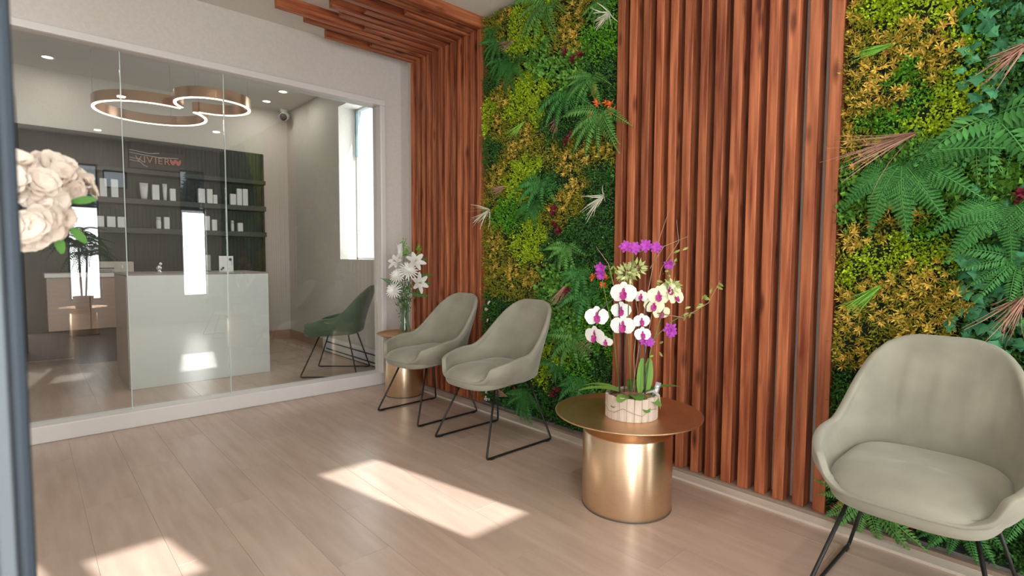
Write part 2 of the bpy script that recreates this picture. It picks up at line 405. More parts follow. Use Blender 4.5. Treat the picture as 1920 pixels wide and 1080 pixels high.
# ------------------------------------------------------------ plant walls
SEEDS = {
'Y':[(2.21,2.64),(2.23,2.48),(2.28,2.56),(2.90,2.30),(2.96,2.12),(2.68,2.02),(2.65,1.92),(2.79,1.89),(2.93,1.77),(2.96,1.68),(2.31,1.77),(2.13,1.77),(2.28,1.53),(2.22,1.61),(2.01,1.76),(2.93,1.23),(2.99,1.08),(2.59,1.01),(2.78,1.04),(2.88,2.87),(2.37,1.45),(0.73,2.16),(0.72,2.05),(0.55,2.03),(0.43,2.01),(0.46,1.96),(0.39,1.89),(0.60,1.95),(0.71,1.90),(0.63,1.83),(0.70,1.79),(0.61,1.79),(0.72,1.68),(0.68,1.60),(0.63,1.25),(0.68,1.23),(0.52,1.02),(0.46,1.08),(0.39,1.02),(0.34,1.00),(0.48,0.91),(0.35,0.94),(0.69,0.98),(0.69,0.84),(0.66,0.69),(0.58,1.02),(0.54,1.79),(0.52,1.33),(0.41,0.87)],
'L':[(2.74,2.77),(2.61,2.70),(2.63,2.32),(2.58,2.16),(2.79,2.20),(2.68,1.75),(2.67,1.19),(2.57,1.26),(2.76,1.66),(2.55,2.23),(2.48,0.39),(2.43,0.51),(0.62,2.15),(0.53,2.10),(0.43,2.09),(0.36,1.91),(0.33,1.82),(0.39,1.74),(0.43,1.67),(0.40,1.58),(0.32,1.73),(0.58,1.14),(0.64,1.12),(0.43,1.20),(0.36,1.16),(0.30,1.76),(0.50,1.20),(0.36,1.54),(3.05,2.18)],
'G':[(2.02,2.36),(2.10,2.51),(0.52,1.84),(0.50,1.73),(0.31,1.97),(0.34,1.46),(0.27,1.51),(0.40,1.26),(0.33,1.26),(0.55,1.73),(2.07,0.76),(1.95,0.84),(2.11,0.42),(1.99,0.64),(2.81,1.46),(2.11,0.56),(0.59,1.70),(0.30,1.88)],
'D':[(1.98,2.23),(3.02,1.90),(3.02,2.44),(2.01,1.64),(3.04,0.67),(2.37,1.23),(2.08,1.32),(3.11,0.34),(2.80,0.30),(2.58,0.19),(2.15,0.21),(0.54,0.01),(0.36,0.08),(0.29,0.19),(0.14,0.17),(0.68,0.66),(1.96,1.41),(2.06,2.28),(2.40,1.61),(0.69,0.52),(0.69,0.38),(0.68,0.19),(2.29,0.28),(2.86,0.61),(2.03,0.50),(2.4,2.1),(2.2,2.1),(2.3,2.0),(2.1,2.0)],
'E':[(2.51,2.42),(2.25,2.33),(2.34,0.67),(2.25,0.78),(2.41,0.73),(2.37,0.93),(0.71,1.50),(0.73,1.44),(0.42,1.45),(0.37,1.34),(0.32,1.36),(0.28,1.41),(0.20,1.41),(0.69,1.38),(0.46,1.51)],
'F':[(0.26,1.98),(0.24,1.88),(0.28,1.89),(0.21,1.74),(0.23,1.16),(0.25,1.05),(0.18,1.09),(0.25,0.93),(0.20,1.20),(0.19,0.95),(0.27,1.10),(0.17,1.27),(0.24,1.67),(0.18,0.84)]}
# leaf kinds: density weight, length, width, outward, material, variation
KIND = {'Y': (.9, .021, .006, .055), 'L': (1.25, .015, .010, .05), 'G': (1.2, .017, .008, .045), 'D': (1.1, .015, .009, .04), 'E': (.55, .028, .022, .045), 'F': (.7, .020, .012, .03)}
seedpts = []; seedk = []
for k, v in SEEDS.items():
    for p in v: seedpts.append(p); seedk.append(k)
seedpts = np.array(seedpts); seedk = np.array(seedk)
def fast_mesh(name, quads, vals, m):
    """quads: (n,4,3) array -> mesh of triangles pairs folded along the midrib"""
    n = len(quads); me = bpy.data.meshes.new(name)
    me.vertices.add(n * 4); me.vertices.foreach_set('co', quads.reshape(-1).astype(np.float32))
    idx = np.arange(n)[:, None] * 4; tri = np.concatenate([idx + [0, 1, 2], idx + [0, 2, 3]], axis=1).reshape(-1)
    me.loops.add(n * 6); me.loops.foreach_set('vertex_index', tri.astype(np.int32))
    me.polygons.add(n * 2); me.polygons.foreach_set('loop_start', np.arange(0, n * 6, 3, dtype=np.int32))
    me.update(calc_edges=True); me.materials.append(m)
    setv(me, np.repeat(vals, 4)); return me
def leaves(base, d, ln, wd, rng, fold=.25):
    n = len(base); d = d / np.linalg.norm(d, axis=1)[:, None]
    r = rng.normal(size=(n, 3)); s = np.cross(d, r); s /= np.linalg.norm(s, axis=1)[:, None]; nn = np.cross(s, d)
    mid = base + d * (ln * .45)[:, None]
    return np.stack([base, mid + s * (wd * .5)[:, None] + nn * (wd * fold)[:, None], base + d * ln[:, None], mid - s * (wd * .5)[:, None] + nn * (wd * fold)[:, None]], axis=1)
def lump(y, z):
    return (np.sin(y * 23 + 3 * np.sin(z * 9)) * np.sin(z * 27 + 2 * np.sin(y * 17)) + .6 * np.sin(y * 61 + z * 13) * np.sin(z * 57 - y * 20)) * .5
def species(y, z, rng):
    q = np.stack([y + .025 * np.sin(z * 40) + rng.normal(0, .012, len(y)), z + .025 * np.sin(y * 47) + rng.normal(0, .012, len(y))], 1)
    d2 = ((q[:, None, :] - seedpts[None]) ** 2).sum(2)
    return seedk[np.argmin(d2, axis=1)]
def plant_wall(label, y0, y1, dens, seed):
    rng = np.random.default_rng(seed)
    t = thing('plant_wall', label, 'green wall', (XR, y0, 0))
    obj('backing_mat', MB().box(-.022, -.001, 0, y1 - y0, .03, ZC - .002), backing_m, t)
    obj('base_channel', MB().box(-.07, -.001, 0, y1 - y0, .028, .04), mat('channel', (.25, .25, .25), .4, .5), t)
    area = (y1 - y0) * ZC; n = int(dens * area)
    y = rng.uniform(y0 + .004, y1 - .004, n); z = rng.uniform(.05, ZC - .01, n)
    # gather into little sprigs
    cy = rng.uniform(y0, y1, n // 9); cz = rng.uniform(.05, ZC - .015, n // 9); ci = rng.integers(0, n // 9, n)
    sp = species(cy, cz, rng)[ci]
    off = rng.normal(0, .011, (n, 3)); off[:, 0] = -abs(off[:, 0]) * 1.1
    px = XR - .028 - (.03 + .018 * lump(cy, cz))[ci] + off[:, 0]; py = cy[ci] + off[:, 1]; pz = np.clip(cz[ci] + off[:, 2], .045, ZC - .025)
    d = np.stack([off[:, 0] * 60 - .5, off[:, 1] * 60, off[:, 2] * 60 + .25], 1) + rng.normal(0, .45, (n, 3)); d[:, 0] = -abs(d[:, 0])
    base = np.stack([px, py, pz], 1)
    names = {'Y': ('olive_foliage', M_YG), 'L': ('lime_moss', M_L), 'G': ('fresh_green_foliage', M_G), 'D': ('box_foliage', M_D), 'E': ('round_leaf_foliage', M_E), 'F': ('ivy_underleaf', M_D)}
    cv = rng.uniform(0, 1, n // 9)
    for k, (w_, ln, wd, _) in KIND.items():
        s = sp == k; s &= rng.uniform(size=n) < w_ * .8
        if not s.any(): continue
        m_ = s.sum(); q = leaves(base[s], d[s], ln * rng.uniform(.7, 1.3, m_), wd * rng.uniform(.7, 1.3, m_), rng)
        q[:, :, 0] = np.minimum(q[:, :, 0], XR - .024); q[:, :, 1] = np.clip(q[:, :, 1], y0 + .001 - .03, y1 + .02)
        q[:, :, 2] = np.clip(q[:, :, 2], .03, ZC - .003)
        v = np.clip(.55 * cv[ci[s]] + .45 * rng.uniform(size=m_), 0, 1)
        me = fast_mesh(names[k][0], q - np.array([XR, y0, 0]), v, names[k][1])
        o = obj(names[k][0], me, parent=t); o['kind'] = 'stuff'
    return t, rng
GW1, rng1 = plant_wall('green plant wall behind the two middle chairs, between the two slat screens', 1.893, 3.118, 26000, 3)
GW2, rng2 = plant_wall('green plant wall behind the big front armchair', -1.55, .735, 34000, 4)
def onwall(y): return (GW1, XR, 1.893) if y > 1.3 else (GW2, XR, -1.55)
def frame(d, n):
    d = Vector(d).normalized(); n = Vector(n); n = (n - d * n.dot(d)).normalized(); s = n.cross(d)
    return Matrix((d, s, n)).transposed().to_4x4()
# star sprig (yellow), ivy leaf, frond, tuft meshes in local frame: x = along, z = facing
def star_mesh(seed, m, n=9, ln=.026, wd=.0075):
    rr = np.random.default_rng(seed); a = np.linspace(0, 2 * PI, n, endpoint=False) + rr.uniform(0, .4, n)
    el = rr.uniform(.15, .9, n); d = np.stack([np.cos(a) * np.cos(el), np.sin(a) * np.cos(el), np.sin(el)], 1)
    q = leaves(np.zeros((n, 3)), d, ln * rr.uniform(.7, 1.15, n), np.full(n, wd), rr)
    return fast_mesh('star_sprig', q, rr.uniform(.25, 1, n), m)
stars = [star_mesh(i, M_Y) for i in range(6)]
def place(me, name, parent, p, d, n, s=1.0, label=None, org=(0, 0, 0)):
    o = obj(name, me, parent=parent); o.matrix_local = Matrix.Translation(Vector(p) - Vector(org)) @ frame(d, n) @ Matrix.Scale(s, 4)
    if label: o['label'] = label
    return o
YS = np.array(SEEDS['Y'])
def sprigs(G, y0, y1, count, rng):
    pts = []; tries = 0
    while len(pts) < count and tries < 60000:
        tries += 1; s = YS[rng.integers(len(YS))]
        y, z = s + rng.normal(0, .042, 2)
        if not (y0 + .02 < y < y1 - .01 and .06 < z < ZC - .03): continue
        if species(np.array([y]), np.array([z]), rng)[0] != 'Y': continue
        if any((y - a) ** 2 + (z - b) ** 2 < .017 ** 2 for a, b in pts): continue
        pts.append((y, z))
    for i, (y, z) in enumerate(pts):
        x = XR - .062 - .018 * float(lump(np.array([y]), np.array([z]))[0]) - rng.uniform(0, .018)
        place(stars[i % 6], 'yellow_sprig', G, (x, y, z), (0, rng.uniform(-1, 1), rng.uniform(-1, 1)), (-1, rng.uniform(-.5, .5), rng.uniform(-.2, .5)), rng.uniform(.8, 1.25), org=(XR, y0, 0))
sprigs(GW1, 1.893, 3.10, 270, rng1); sprigs(GW2, -1.55, .735, 290, rng2)
# ivy leaves
def ivy_mesh():
    o = [(0, 0), (.10, .38), (.32, .30), (.42, .52), (.60, .26), (1.0, 0)]
    pts = o + [(x, -y) for x, y in o[-2:0:-1]]
    vs = [(x, y, -.10 * abs(y) - .12 * x * x) for x, y in pts] + [(.4, 0, .05)]
    n = len(pts); mb = MB(); mb.add(vs, [(i, (i + 1) % n, n) for i in range(n)])
    me = mb.mesh('ivy_leaf', M_F); return me, len(vs)
ivys = []
for i in range(4): me, nv = ivy_mesh(); setv(me, np.full(nv, (.1, .4, .7, 1.0)[i])); ivys.append(me)
FS = np.array(SEEDS['F']); placed = []; cnt = 0
while cnt < 210:
    s = FS[rng2.integers(len(FS))]; y, z = s + rng2.normal(0, .06, 2)
    if y > .34 or any((y - a) ** 2 + (z - b) ** 2 < .0005 for a, b in placed): cnt += .02; continue
    placed.append((y, z)); cnt += 1
    place(ivys[int(rng2.integers(4))], 'ivy_leaf', GW2, (XR - .06 - rng2.uniform(0, .03), y, z), (-.25, rng2.uniform(-1, 1), rng2.uniform(-1.2, .5)), (-1, rng2.uniform(-.5, .5), rng2.uniform(-.1, .8)), rng2.uniform(.035, .062), org=(XR, -1.55, 0))
# ferns
def frond_mesh(kind, m, seed):
    rr = np.random.default_rng(seed); n = 20 if kind != 'broad' else 13
    P = []; 
    ts = np.linspace(.10, 1, n)
    def rach(t): return np.array([t, 0, .12 * math.sin(t * PI) - .30 * t * t])
    base = []; d = []; ln = []; wd = []
    for i, t in enumerate(ts):
        c = rach(t); tg = rach(min(1, t + .02)) - rach(t - .02); tg /= np.linalg.norm(tg)
        prof = math.sin(min(1, .18 + t * .86) * PI) ** .8 if kind == 'sword' else (1 - t) ** .8 * min(1, t * 6)
        for s in (-1, 1):
            base.append(c); dd = tg * .45 + np.array([0, s, 0]) + np.array([0, 0, -.18]); d.append(dd + rr.normal(0, .05, 3))
            ln.append({'sword': .17, 'tri': .36, 'broad': .34}[kind] * max(.12, prof)); wd.append({'sword': .045, 'tri': .06, 'broad': .085}[kind])
    base, d, ln, wd = map(np.array, (base, d, ln, wd)); d = d / np.linalg.norm(d, axis=1)[:, None]
    up_ = np.array([0, 0, 1.]); s = np.cross(d, up_); s /= np.linalg.norm(s, axis=1)[:, None]
    if kind == 'tri':   # lobed pinnae: leaflets on each pinna
        B2, D2, L2, W2 = [], [], [], []
        for b, dd, l, q in zip(base, d, ln, s):
            for u in np.linspace(.08, 1, 8):
                for sg in (-1, 1): B2.append(b + dd * l * u * .92); D2.append(dd * .6 + q * sg * .8); L2.append(.30 * l * (1.1 - u) + .012); W2.append(.024)
        base, d, ln, wd = map(np.array, (B2, D2, L2, W2)); d = d / np.linalg.norm(d, axis=1)[:, None]
        s = np.cross(d, up_); s /= np.linalg.norm(s, axis=1)[:, None]
    nn = np.cross(s, d); mid = base + d * (ln * .4)[:, None]
    q = np.stack([base, mid + s * (wd * .5)[:, None] + nn * (wd * .15)[:, None], base + d * ln[:, None] - np.array([0, 0, .03]) * ln[:, None] * 3, mid - s * (wd * .5)[:, None] + nn * (wd * .15)[:, None]], 1)
    # midrib
    rt = np.linspace(0, 1, 9); rq = []
    for a, b in zip(rt[:-1], rt[1:]):
        A, Bq = rach(a), rach(b); w_ = .006; rq.append([A + [0, w_, .004], A - [0, w_, -.004], Bq - [0, w_, -.004], Bq + [0, w_, .004]])
    q = np.concatenate([q, np.array(rq)]); v = np.clip(rr.uniform(.2, 1, len(q)) * .7 + .2 * rr.uniform(), 0, 1); v[-8:] = .9
    return fast_mesh('frond', q, v, m)
FR = {(k, mm.name): [frond_mesh(k, mm, 50 + i) for i in range(3)] for k in ('sword', 'tri', 'broad') for mm in (M_fern, M_fern2)}
crown_mesh = star_mesh(77, M_fern, 7, .03, .01)
FERNS = [(2.93,2.69,.20,'sword',0),(2.79,2.51,.22,'tri',0),(2.45,2.80,.30,'sword',1),(2.27,2.20,.26,'sword',0),(2.00,2.02,.28,'sword',1),(2.49,1.66,.22,'broad',0),(2.57,1.52,.17,'tri',0),(2.27,1.22,.20,'broad',1),(2.15,1.07,.20,'broad',0),(2.10,.96,.24,'broad',0),(2.20,.66,.24,'broad',1),(2.63,.20,.24,'sword',0),(2.15,.38,.2,'broad',0),
         (.52,1.53,.27,'tri',0),(.26,1.66,.26,'broad',0),(.20,1.36,.26,'tri',0),(.30,1.60,.18,'broad',1),(.58,.16,.22,'sword',1),(.28,.20,.2,'sword',0),(.50,.20,.18,'sword',0),(.18,1.64,.2,'sword',0),(.17,1.15,.2,'sword',0),(2.02,2.66,.14,'sword',1),(3.0,2.80,.14,'sword',0),(2.9,2.55,.16,'sword',0),(2.08,2.24,.2,'sword',1),(2.34,.45,.15,'broad',0),(.1,.3,.2,'sword',0)]
LOOK = {'sword': 'narrow feathered fern fronds', 'tri': 'wide lacy fern fronds', 'broad': 'broad lobed fern leaves'}
for i, (y, z, s, kind, pale) in enumerate(FERNS):
    G, ox, oy = onwall(y); rr = random.Random(900 + i); x = XR - .065; mm = M_fern2 if pale else M_fern
    cr = place(crown_mesh, 'fern', G, (x, y, z), (0, 0, 1), (-1, 0, 0), 1, org=(ox, oy, 0))
    nf = {'sword': 8, 'tri': 6, 'broad': 6}[kind]; a0 = rr.uniform(-.4, .4)
    inv = (Matrix.Translation(Vector((x, y, z)) - Vector((ox, oy, 0))) @ frame((0, 0, 1), (-1, 0, 0))).inverted()
    for j in range(nf):
        a = -PI / 2 + a0 + (j - (nf - 1) / 2) * (2.6 / nf) * 1.25 + rr.uniform(-.15, .15)   # mostly fanning downwards
        d = Vector((-.38 - rr.uniform(0, .25), math.cos(a), math.sin(a)))
        o = obj('frond', FR[(kind, mm.name)][j % 3], parent=cr)
        o.matrix_local = inv @ Matrix.Translation(Vector((x, y, z)) - Vector((ox, oy, 0))) @ frame(d, (-1, 0, .35)) @ Matrix.Scale(s * rr.uniform(.8, 1.12), 4)
# tufts of grass, brown grass and pale spiky plants
def tuft_mesh(name, m, n, spread, ln, wd, seed, bend=.35):
    rr = np.random.default_rng(seed); qs = []; vv = []
    for i in range(n):
        a = rr.uniform(0, 2 * PI); e = rr.uniform(0, spread); d = np.array([math.cos(e), math.sin(e) * math.cos(a), math.sin(e) * math.sin(a)]); l = ln * rr.uniform(.6, 1.1)
        sd = np.cross(d, rr.normal(size=3)); sd /= np.linalg.norm(sd); bd = rr.normal(0, .15, 3) * bend; p0 = np.zeros(3); seg = 4; c = rr.uniform(0, 1)
        for k in range(seg):
            t0, t1 = k / seg, (k + 1) / seg; A = d * l * t0 + bd * l * t0 * t0; Bq = d * l * t1 + bd * l * t1 * t1
            w0, w1 = wd * (1 - t0 * .8) * .5, wd * (1 - t1 * .8) * .5
            qs.append([A + sd * w0, A - sd * w0, Bq - sd * w1, Bq + sd * w1]); vv.append(c)
    return fast_mesh(name, np.array(qs), np.array(vv), m)
for i, (y, z, s) in enumerate([(1.96,2.57,.13),(1.98,1.52,.16),(3.04,1.50,.15)]):
    G, ox, oy = onwall(y); me = tuft_mesh('spiky_plant', M_white, 26, 1.25, s * 1.15, .009, 300 + i, .8)
    place(me, 'spiky_plant', G, (XR - .075, y, z), (-.5, (.3, .1, .5)[i], -.5), (-1, 0, 0), 1, org=(ox, oy, 0))
for i, (y, z, s, dy, dz) in enumerate([(2.77,2.66,.13,.4,-.4),(2.35,2.06,.13,.1,-.8),(2.85,1.66,.12,.6,-.3),(2.27,.98,.15,.1,-.8),(2.05,.66,.12,.3,-.6),(.47,1.64,.30,.9,-.35),(.17,1.90,.17,.5,-.5),(.13,1.06,.22,.5,-.8),(2.83,.13,.12,.4,.3)]):
    G, ox, oy = onwall(y); me = tuft_mesh('dry_grass_tuft', M_brown, 46, .38, s, .005, 330 + i, .9)
    place(me, 'dry_grass_tuft', G, (XR - .07, y, z), (-.45, dy, dz), (-1, 0, 0), 1, org=(ox, oy, 0))
for i, (y, z, s, dy, dz) in enumerate([(2.66,2.08,.16,.9,-.7),(.55,2.0,.14,1,-.25),(.56,1.05,.17,.7,-.7)]):
    G, ox, oy = onwall(y); me = tuft_mesh('green_grass_tuft', M_grass, 60, .24, s, .0045, 360 + i, .4)
    place(me, 'green_grass_tuft', G, (XR - .075, y, z), (-.35, dy, dz), (-1, 0, 0), 1, org=(ox, oy, 0))
of_me = [star_mesh(400 + i, M_orange, 7, .03, .014) for i in range(2)]
rf_me = [star_mesh(410 + i, M_red, 8, .028, .014) for i in range(2)]
wf_me = star_mesh(420, M_wf, 7, .014, .008)
for nm, mes, lst, sc in (('orange_flower', of_me, [(2.05,2.14),(2.04,2.08),(1.94,2.04),(1.93,1.99),(2.08,2.01),(2.04,1.03),(1.96,.98),(1.94,1.03),(.68,.14),(.67,.10),(.46,.15),(.47,.10),(.70,.17)], 1.15),
                         ('dark_red_sprig', rf_me, [(2.28,2.42),(2.23,2.38),(2.16,2.38),(2.25,1.88),(2.22,1.92),(2.32,1.32),(2.35,1.35),(2.23,.94),(2.74,.15),(2.70,.19),(2.35,.24),(2.32,.28),(.18,1.37),(.17,1.34),(.16,1.0),(.69,.06),(.44,.08),(2.33,1.31),(2.35,1.48),(2.38,1.45)], 1.2),
                         ('white_flower', [wf_me], [(3.03,.80),(3.05,.75),(3.04,.67),(3.06,.08),(3.02,.05),(3.05,.12),(3.03,.16)], 1.2)):
    for i, (y, z) in enumerate(lst):
        G, ox, oy = onwall(y)
        for j in range(2):
            place(mes[(i + j) % len(mes)], nm, G, (XR - .085 - .01 * j, y + random.uniform(-.02, .02) * j, max(.07, z + random.uniform(-.02, .02) * j)), (0, random.uniform(-1, 1), random.uniform(-1, 1)), (-1, random.uniform(-.4, .4), random.uniform(-.2, .4)), sc * random.uniform(.8, 1.1), org=(ox, oy, 0))

# ------------------------------------------------------------ chairs
def smooth(a, b, x): t = min(1, max(0, (x - a) / (b - a))); return t * t * (3 - 2 * t)
EX = .62
def _se(th):
    c, s = math.cos(th), math.sin(th); return math.copysign(abs(c) ** EX, c), math.copysign(abs(s) ** EX, s)
def _table(n):
    """angles that space points evenly round the superellipse, starting at the front"""
    th = [-PI + 2 * PI * i / 4000 for i in range(4001)]; d = [0.]
    for i in range(4000):
        a, b = _se(th[i]), _se(th[i + 1]); d.append(d[-1] + math.hypot(a[0] - b[0], a[1] - b[1]))
    return [float(np.interp(d[-1] * k / n, d, th)) for k in range(n)]
def shell_pt(th, t):
    """th: angle from the back (+x), t: -1 centre of base .. 0 base edge .. 1 rim"""
    ux, uy = _se(th); au = abs(uy)
    # q runs 0 at the middle of the back, 1 at the back corner, 2 at the front corner, 3 at the front middle
    q = au / .793 if ux > .82 else (1 + (.82 - ux) / 1.64 if ux > -.82 else 2 + (1 - au))
    q = min(3, max(0, q))
    bx = (.235 if ux > 0 else .268) * ux; by = .235 * uy
    if t <= 0:
        k = t + 1; return Vector((bx * k, by * k, .385 + .018 * k ** 4))
    h = .462 - .022 * smooth(.35, .95, q) - .275 * smooth(.93, 1.50, q) - .045 * smooth(1.45, 2.0, q) - .100 * smooth(1.85, 2.45, q)
    back = 1 - smooth(.9, 1.7, q)
    z = .403 + h * t
    out = math.sin(min(1, t * 1.3) * PI / 2)
    x = bx + .028 * ux * out + back * (.075 * t * smooth(0, 1, t) + .03 * t)
    y = by + uy * .052 * (1 - back) * out * (1 - .8 * smooth(2.0, 2.6, q)) + uy * back * (.020 * out - .012 * smooth(.7, 1, t))
    # soft corners at the top of the back
    z -= .022 * back * smooth(.7, 1.1, q) * smooth(.5, 1, t)
    return Vector((x, y, z))
NT = 128; TH = _table(NT)
def shell_mesh(m, folds=False):
    ns = 14; ts = [-.999, -.6, -.25, 0] + [i / ns for i in range(1, ns + 1)]; mb = MB(); vs = []; fs = []
    for t in ts:
        for th in TH:
            p = shell_pt(th, t)
            if folds and t > 0 and th * th < 1.2:
                uy = _se(th)[1]; k = max(0, math.sin(uy * 17 + 2.2 * t)) ** 3 * smooth(.18, .45, t) * (1 - smooth(.6, .9, t)) * (1 - smooth(.6, .85, abs(uy)))
                p.x -= .0075 * k
            vs.append(p)
    for i in range(len(ts) - 1):
        for j in range(NT): fs.append((i * NT + j, i * NT + (j + 1) % NT, (i + 1) * NT + (j + 1) % NT, (i + 1) * NT + j))
    mb.add(vs, fs, True); return mb.mesh('shell', m)
def cushion_mesh(m):
    mb = MB(); prof = [(.0, .045), (.35, .045), (.68, .041), (.86, .032), (.95, .018), (.99, .002), (1.0, -.016), (.985, -.034), (.95, -.044)]; vs = []; fs = []
    for r, dz in prof:
        for th in TH:
            p = shell_pt(th, 0); ux, uy = _se(th); fr = smooth(.1, .9, -ux); k = .965 + .125 * fr
            rr = max(r, .002); y = p.y * (.975 + .015 * fr) * rr
            vs.append((p.x * k * rr, y, .436 + dz * (1 + .15 * fr) - .010 * fr * smooth(.5, 1, rr) + .012 * smooth(.1, .9, ux) * smooth(.3, 1, rr)))
    for i in range(len(prof) - 1):
        for j in range(NT): fs.append((i * NT + j, i * NT + (j + 1) % NT, (i + 1) * NT + (j + 1) % NT, (i + 1) * NT + j))
    mb.add(vs, fs, True); return mb.mesh('seat_cushion', m)
def rounded(pts, r=.018, n=4):
    pts = [Vector(p) for p in pts]; out = [pts[0]]
    for i in range(1, len(pts) - 1):
        a, b, c = pts[i - 1], pts[i], pts[i + 1]; u = (a - b).normalized(); v = (c - b).normalized(); p, q = b + u * r, b + v * r
        for k in range(n + 1): t = k / n; out.append(p * (1 - t) ** 2 + b * 2 * t * (1 - t) + q * t * t)
    out.append(pts[-1]); return out
def make_chair(label, fab, group):
    t = thing('lounge_chair', label, 'chair', (0, 0, 0), 0, group)
    sh = obj('shell', shell_mesh(fab), parent=t)
    md = sh.modifiers.new('thick', 'SOLIDIFY'); md.thickness = .026; md.offset = -1; md.use_rim = True
    md = sh.modifiers.new('sub', 'SUBSURF'); md.levels = 1; md.render_levels = 1
    cu = obj('seat_cushion', cushion_mesh(fab), parent=t); md = cu.modifiers.new('sub', 'SUBSURF'); md.levels = 1; md.render_levels = 1
    for s in (-1, 1):
        seam = MB(); pts = []
        for k in range(9):
            tt = .12 + .82 * k / 8; p = shell_pt(s * R_(62 + 6 * math.sin(k / 8 * PI)), tt)
            pts.append(p * 1.0 + Vector((-.006, -s * .008, 0)))
        seam.tube(pts, .0022, 5)
        obj('seam', seam, fab, t)
    for s in (-1, 1):
        g = MB().tube(rounded([(-.12, .15 * s, .392), (-.275, .255 * s, .008), (.255, .255 * s, .008), (.15, .15 * s, .392)]), .0065, 8)
        lf = obj('leg', g, black_metal, t)
        for x in (-.235, .215): obj('glide', MB().box(x - .016, x + .016, .255 * s - .009, .255 * s + .009, .0, .010, .002), black_metal, lf)
    for x in (-.12, .15): obj('crossbar', MB().tube([(x, -.15, .392), (x, .15, .392)], .0065, 8), black_metal, t)
    return t
CG = 'sage velvet lounge chairs on wire legs'
ch = make_chair('sage velvet chair beside the vase table, farther of the two by the slats', fabric, CG)
ch.location = (2.17, 3.27, 0); ch.rotation_euler = (0, 0, R_(2))
dup(ch, (2.15, 2.50, 0), 0, 'sage velvet chair left of the large brass table, in front of the green wall')
big = dup(ch, (2.135, .345, 0), 0, 'big sunlit sage chair in the front corner, cropped by the picture edge')
[c for c in big.children if c.name.startswith('shell')][0].data = shell_mesh(fabric, True)
gch = make_chair('dark green velvet chair in the back room behind the glass', fabric_green, CG)
gch.location = (2.245, 4.985, 0); gch.rotation_euler = (0, 0, R_(-41))

# ------------------------------------------------------------ brass tables
def brass_table(label, loc, r, h, rt):
    t = thing('brass_table', label, 'side table', loc)
    b = obj('base', MB().lathe([(0, 0), (r - .004, 0), (r, .004), (r, h - .085), (r - .004, h - .08), (r * .78, h - .078), (r * .74, h - .02), (0, h - .02)], 96), brass, t)
    obj('plinth', MB().lathe([(r + .0015, 0), (r + .0015, .006)], 72), mat('dark_foot', (.1, .08, .06), .5), t)
    obj('table_top', MB().lathe([(0, h - .024), (r * .9, h - .030), (rt * .8, h - .022), (rt, h - .003), (rt + .002, h + .003), (rt - .003, h + .003), (rt * .93, h - .009), (rt * .82, h - .013), (0, h - .013)], 96), brass_top, t)
    return t
T1 = brass_table('large round brass table with a wide dished top carrying the orchids', (2.045, 1.425, 0), .205, .433, .334)
T2 = brass_table('small round brass table in the corner carrying the vase', (2.30, 3.835, 0), .152, .513, .215)
T3 = brass_table('round brass table by the front windows, mirrored in the partition glass', (.60, -1.0, 0), .17, .40, .28)

# ------------------------------------------------------------ orchid pot
ot = thing('orchid_planter', 'round whitewashed wood planter of white and purple orchids on the large brass table', 'potted plant', (2.045, 1.405, .42))
pot_in = obj('pot', MB().lathe([(0, .003), (.110, .003), (.110, .092), (.098, .092), (.098, .085), (0, .085)], 48), whitewash, ot)
for i in range(22):
    a = 2 * PI * i / 22; mb = MB().box(.107, .1185, -.0160, .0160, 0, .104 + random.uniform(-.002, .003), .0015)
    o = obj('stave', mb, whitewash, pot_in); o.rotation_euler = (0, 0, a)
obj('moss', MB().lathe([(.100, .086), (.085, .102), (.05, .108), (0, .11)], 24), moss_m, ot)
def petals_flower(n, ln, wd, m, seed, curl=.2, cup=.2, layers=1, open_=.25, name='flower'):
    mb = MB(); rr = random.Random(seed)
    for l in range(layers):
        for i in range(n):
            a = 2 * PI * (i + .5 * l) / n + rr.uniform(-.06, .06); o_ = open_ + l * .35
            d = (math.cos(a), math.sin(a), o_); mb.petal((0, 0, .002 * l), d, (0, 0, 1), ln * rr.uniform(.9, 1.08) * (1 - .15 * l), wd, curl, cup)
    me = mb.mesh(name, m); setv(me, [rr.uniform(.3, 1)] * 1 * len(mb.v)); return me
def orchid_meshes():
    mb = MB()
    for a, l, w_ in ((PI / 2, .046, .036), (PI / 2 + 2.15, .044, .034), (PI / 2 - 2.15, .044, .034)):
        mb.petal((0, 0, 0), (math.cos(a), math.sin(a), .12), (0, 0, 1), l, w_, .15, .12)
    for s in (0, PI): mb.petal((0, 0, .003), (math.cos(s), math.sin(s) + .22, .08), (0, 0, 1), .050, .060, .1, .1)
    me = mb.mesh('orchid_flower', M_wf); setv(me, [.7] * len(mb.v))
    m2 = MB(); m2.petal((0, 0, .005), (0, -1, .35), (0, 0, 1), .026, .026, -.3, .5)
    m2.petal((0, .0, .006), (.7, -.1, .5), (0, 0, 1), .016, .014, .2, .3); m2.petal((0, 0, .006), (-.7, -.1, .5), (0, 0, 1), .016, .014, .2, .3)
    m2.petal((0, .002, .004), (0, 1, .3), (0, 0, 1), .02, .012, .2, .2)
    return me, m2.mesh('lip', M_mag)
ofl, olip = orchid_meshes()
ofl_c = ofl.copy(); ofl_c.materials.clear(); ofl_c.materials.append(M_cream)
def rel(p, root): return Vector(p) - root.location
def facing(o, p, n, roll, s):
    n = Vector(n).normalized(); u = Vector((0, 0, 1)); y = (u - n * u.dot(n)).normalized(); x = y.cross(n)
    Mx = Matrix((x, y, n)).transposed().to_4x4(); o.matrix_local = Matrix.Translation(p) @ Mx @ Matrix.Rotation(roll, 4, 'Z') @ Matrix.Scale(s, 4)
rr = random.Random(5)
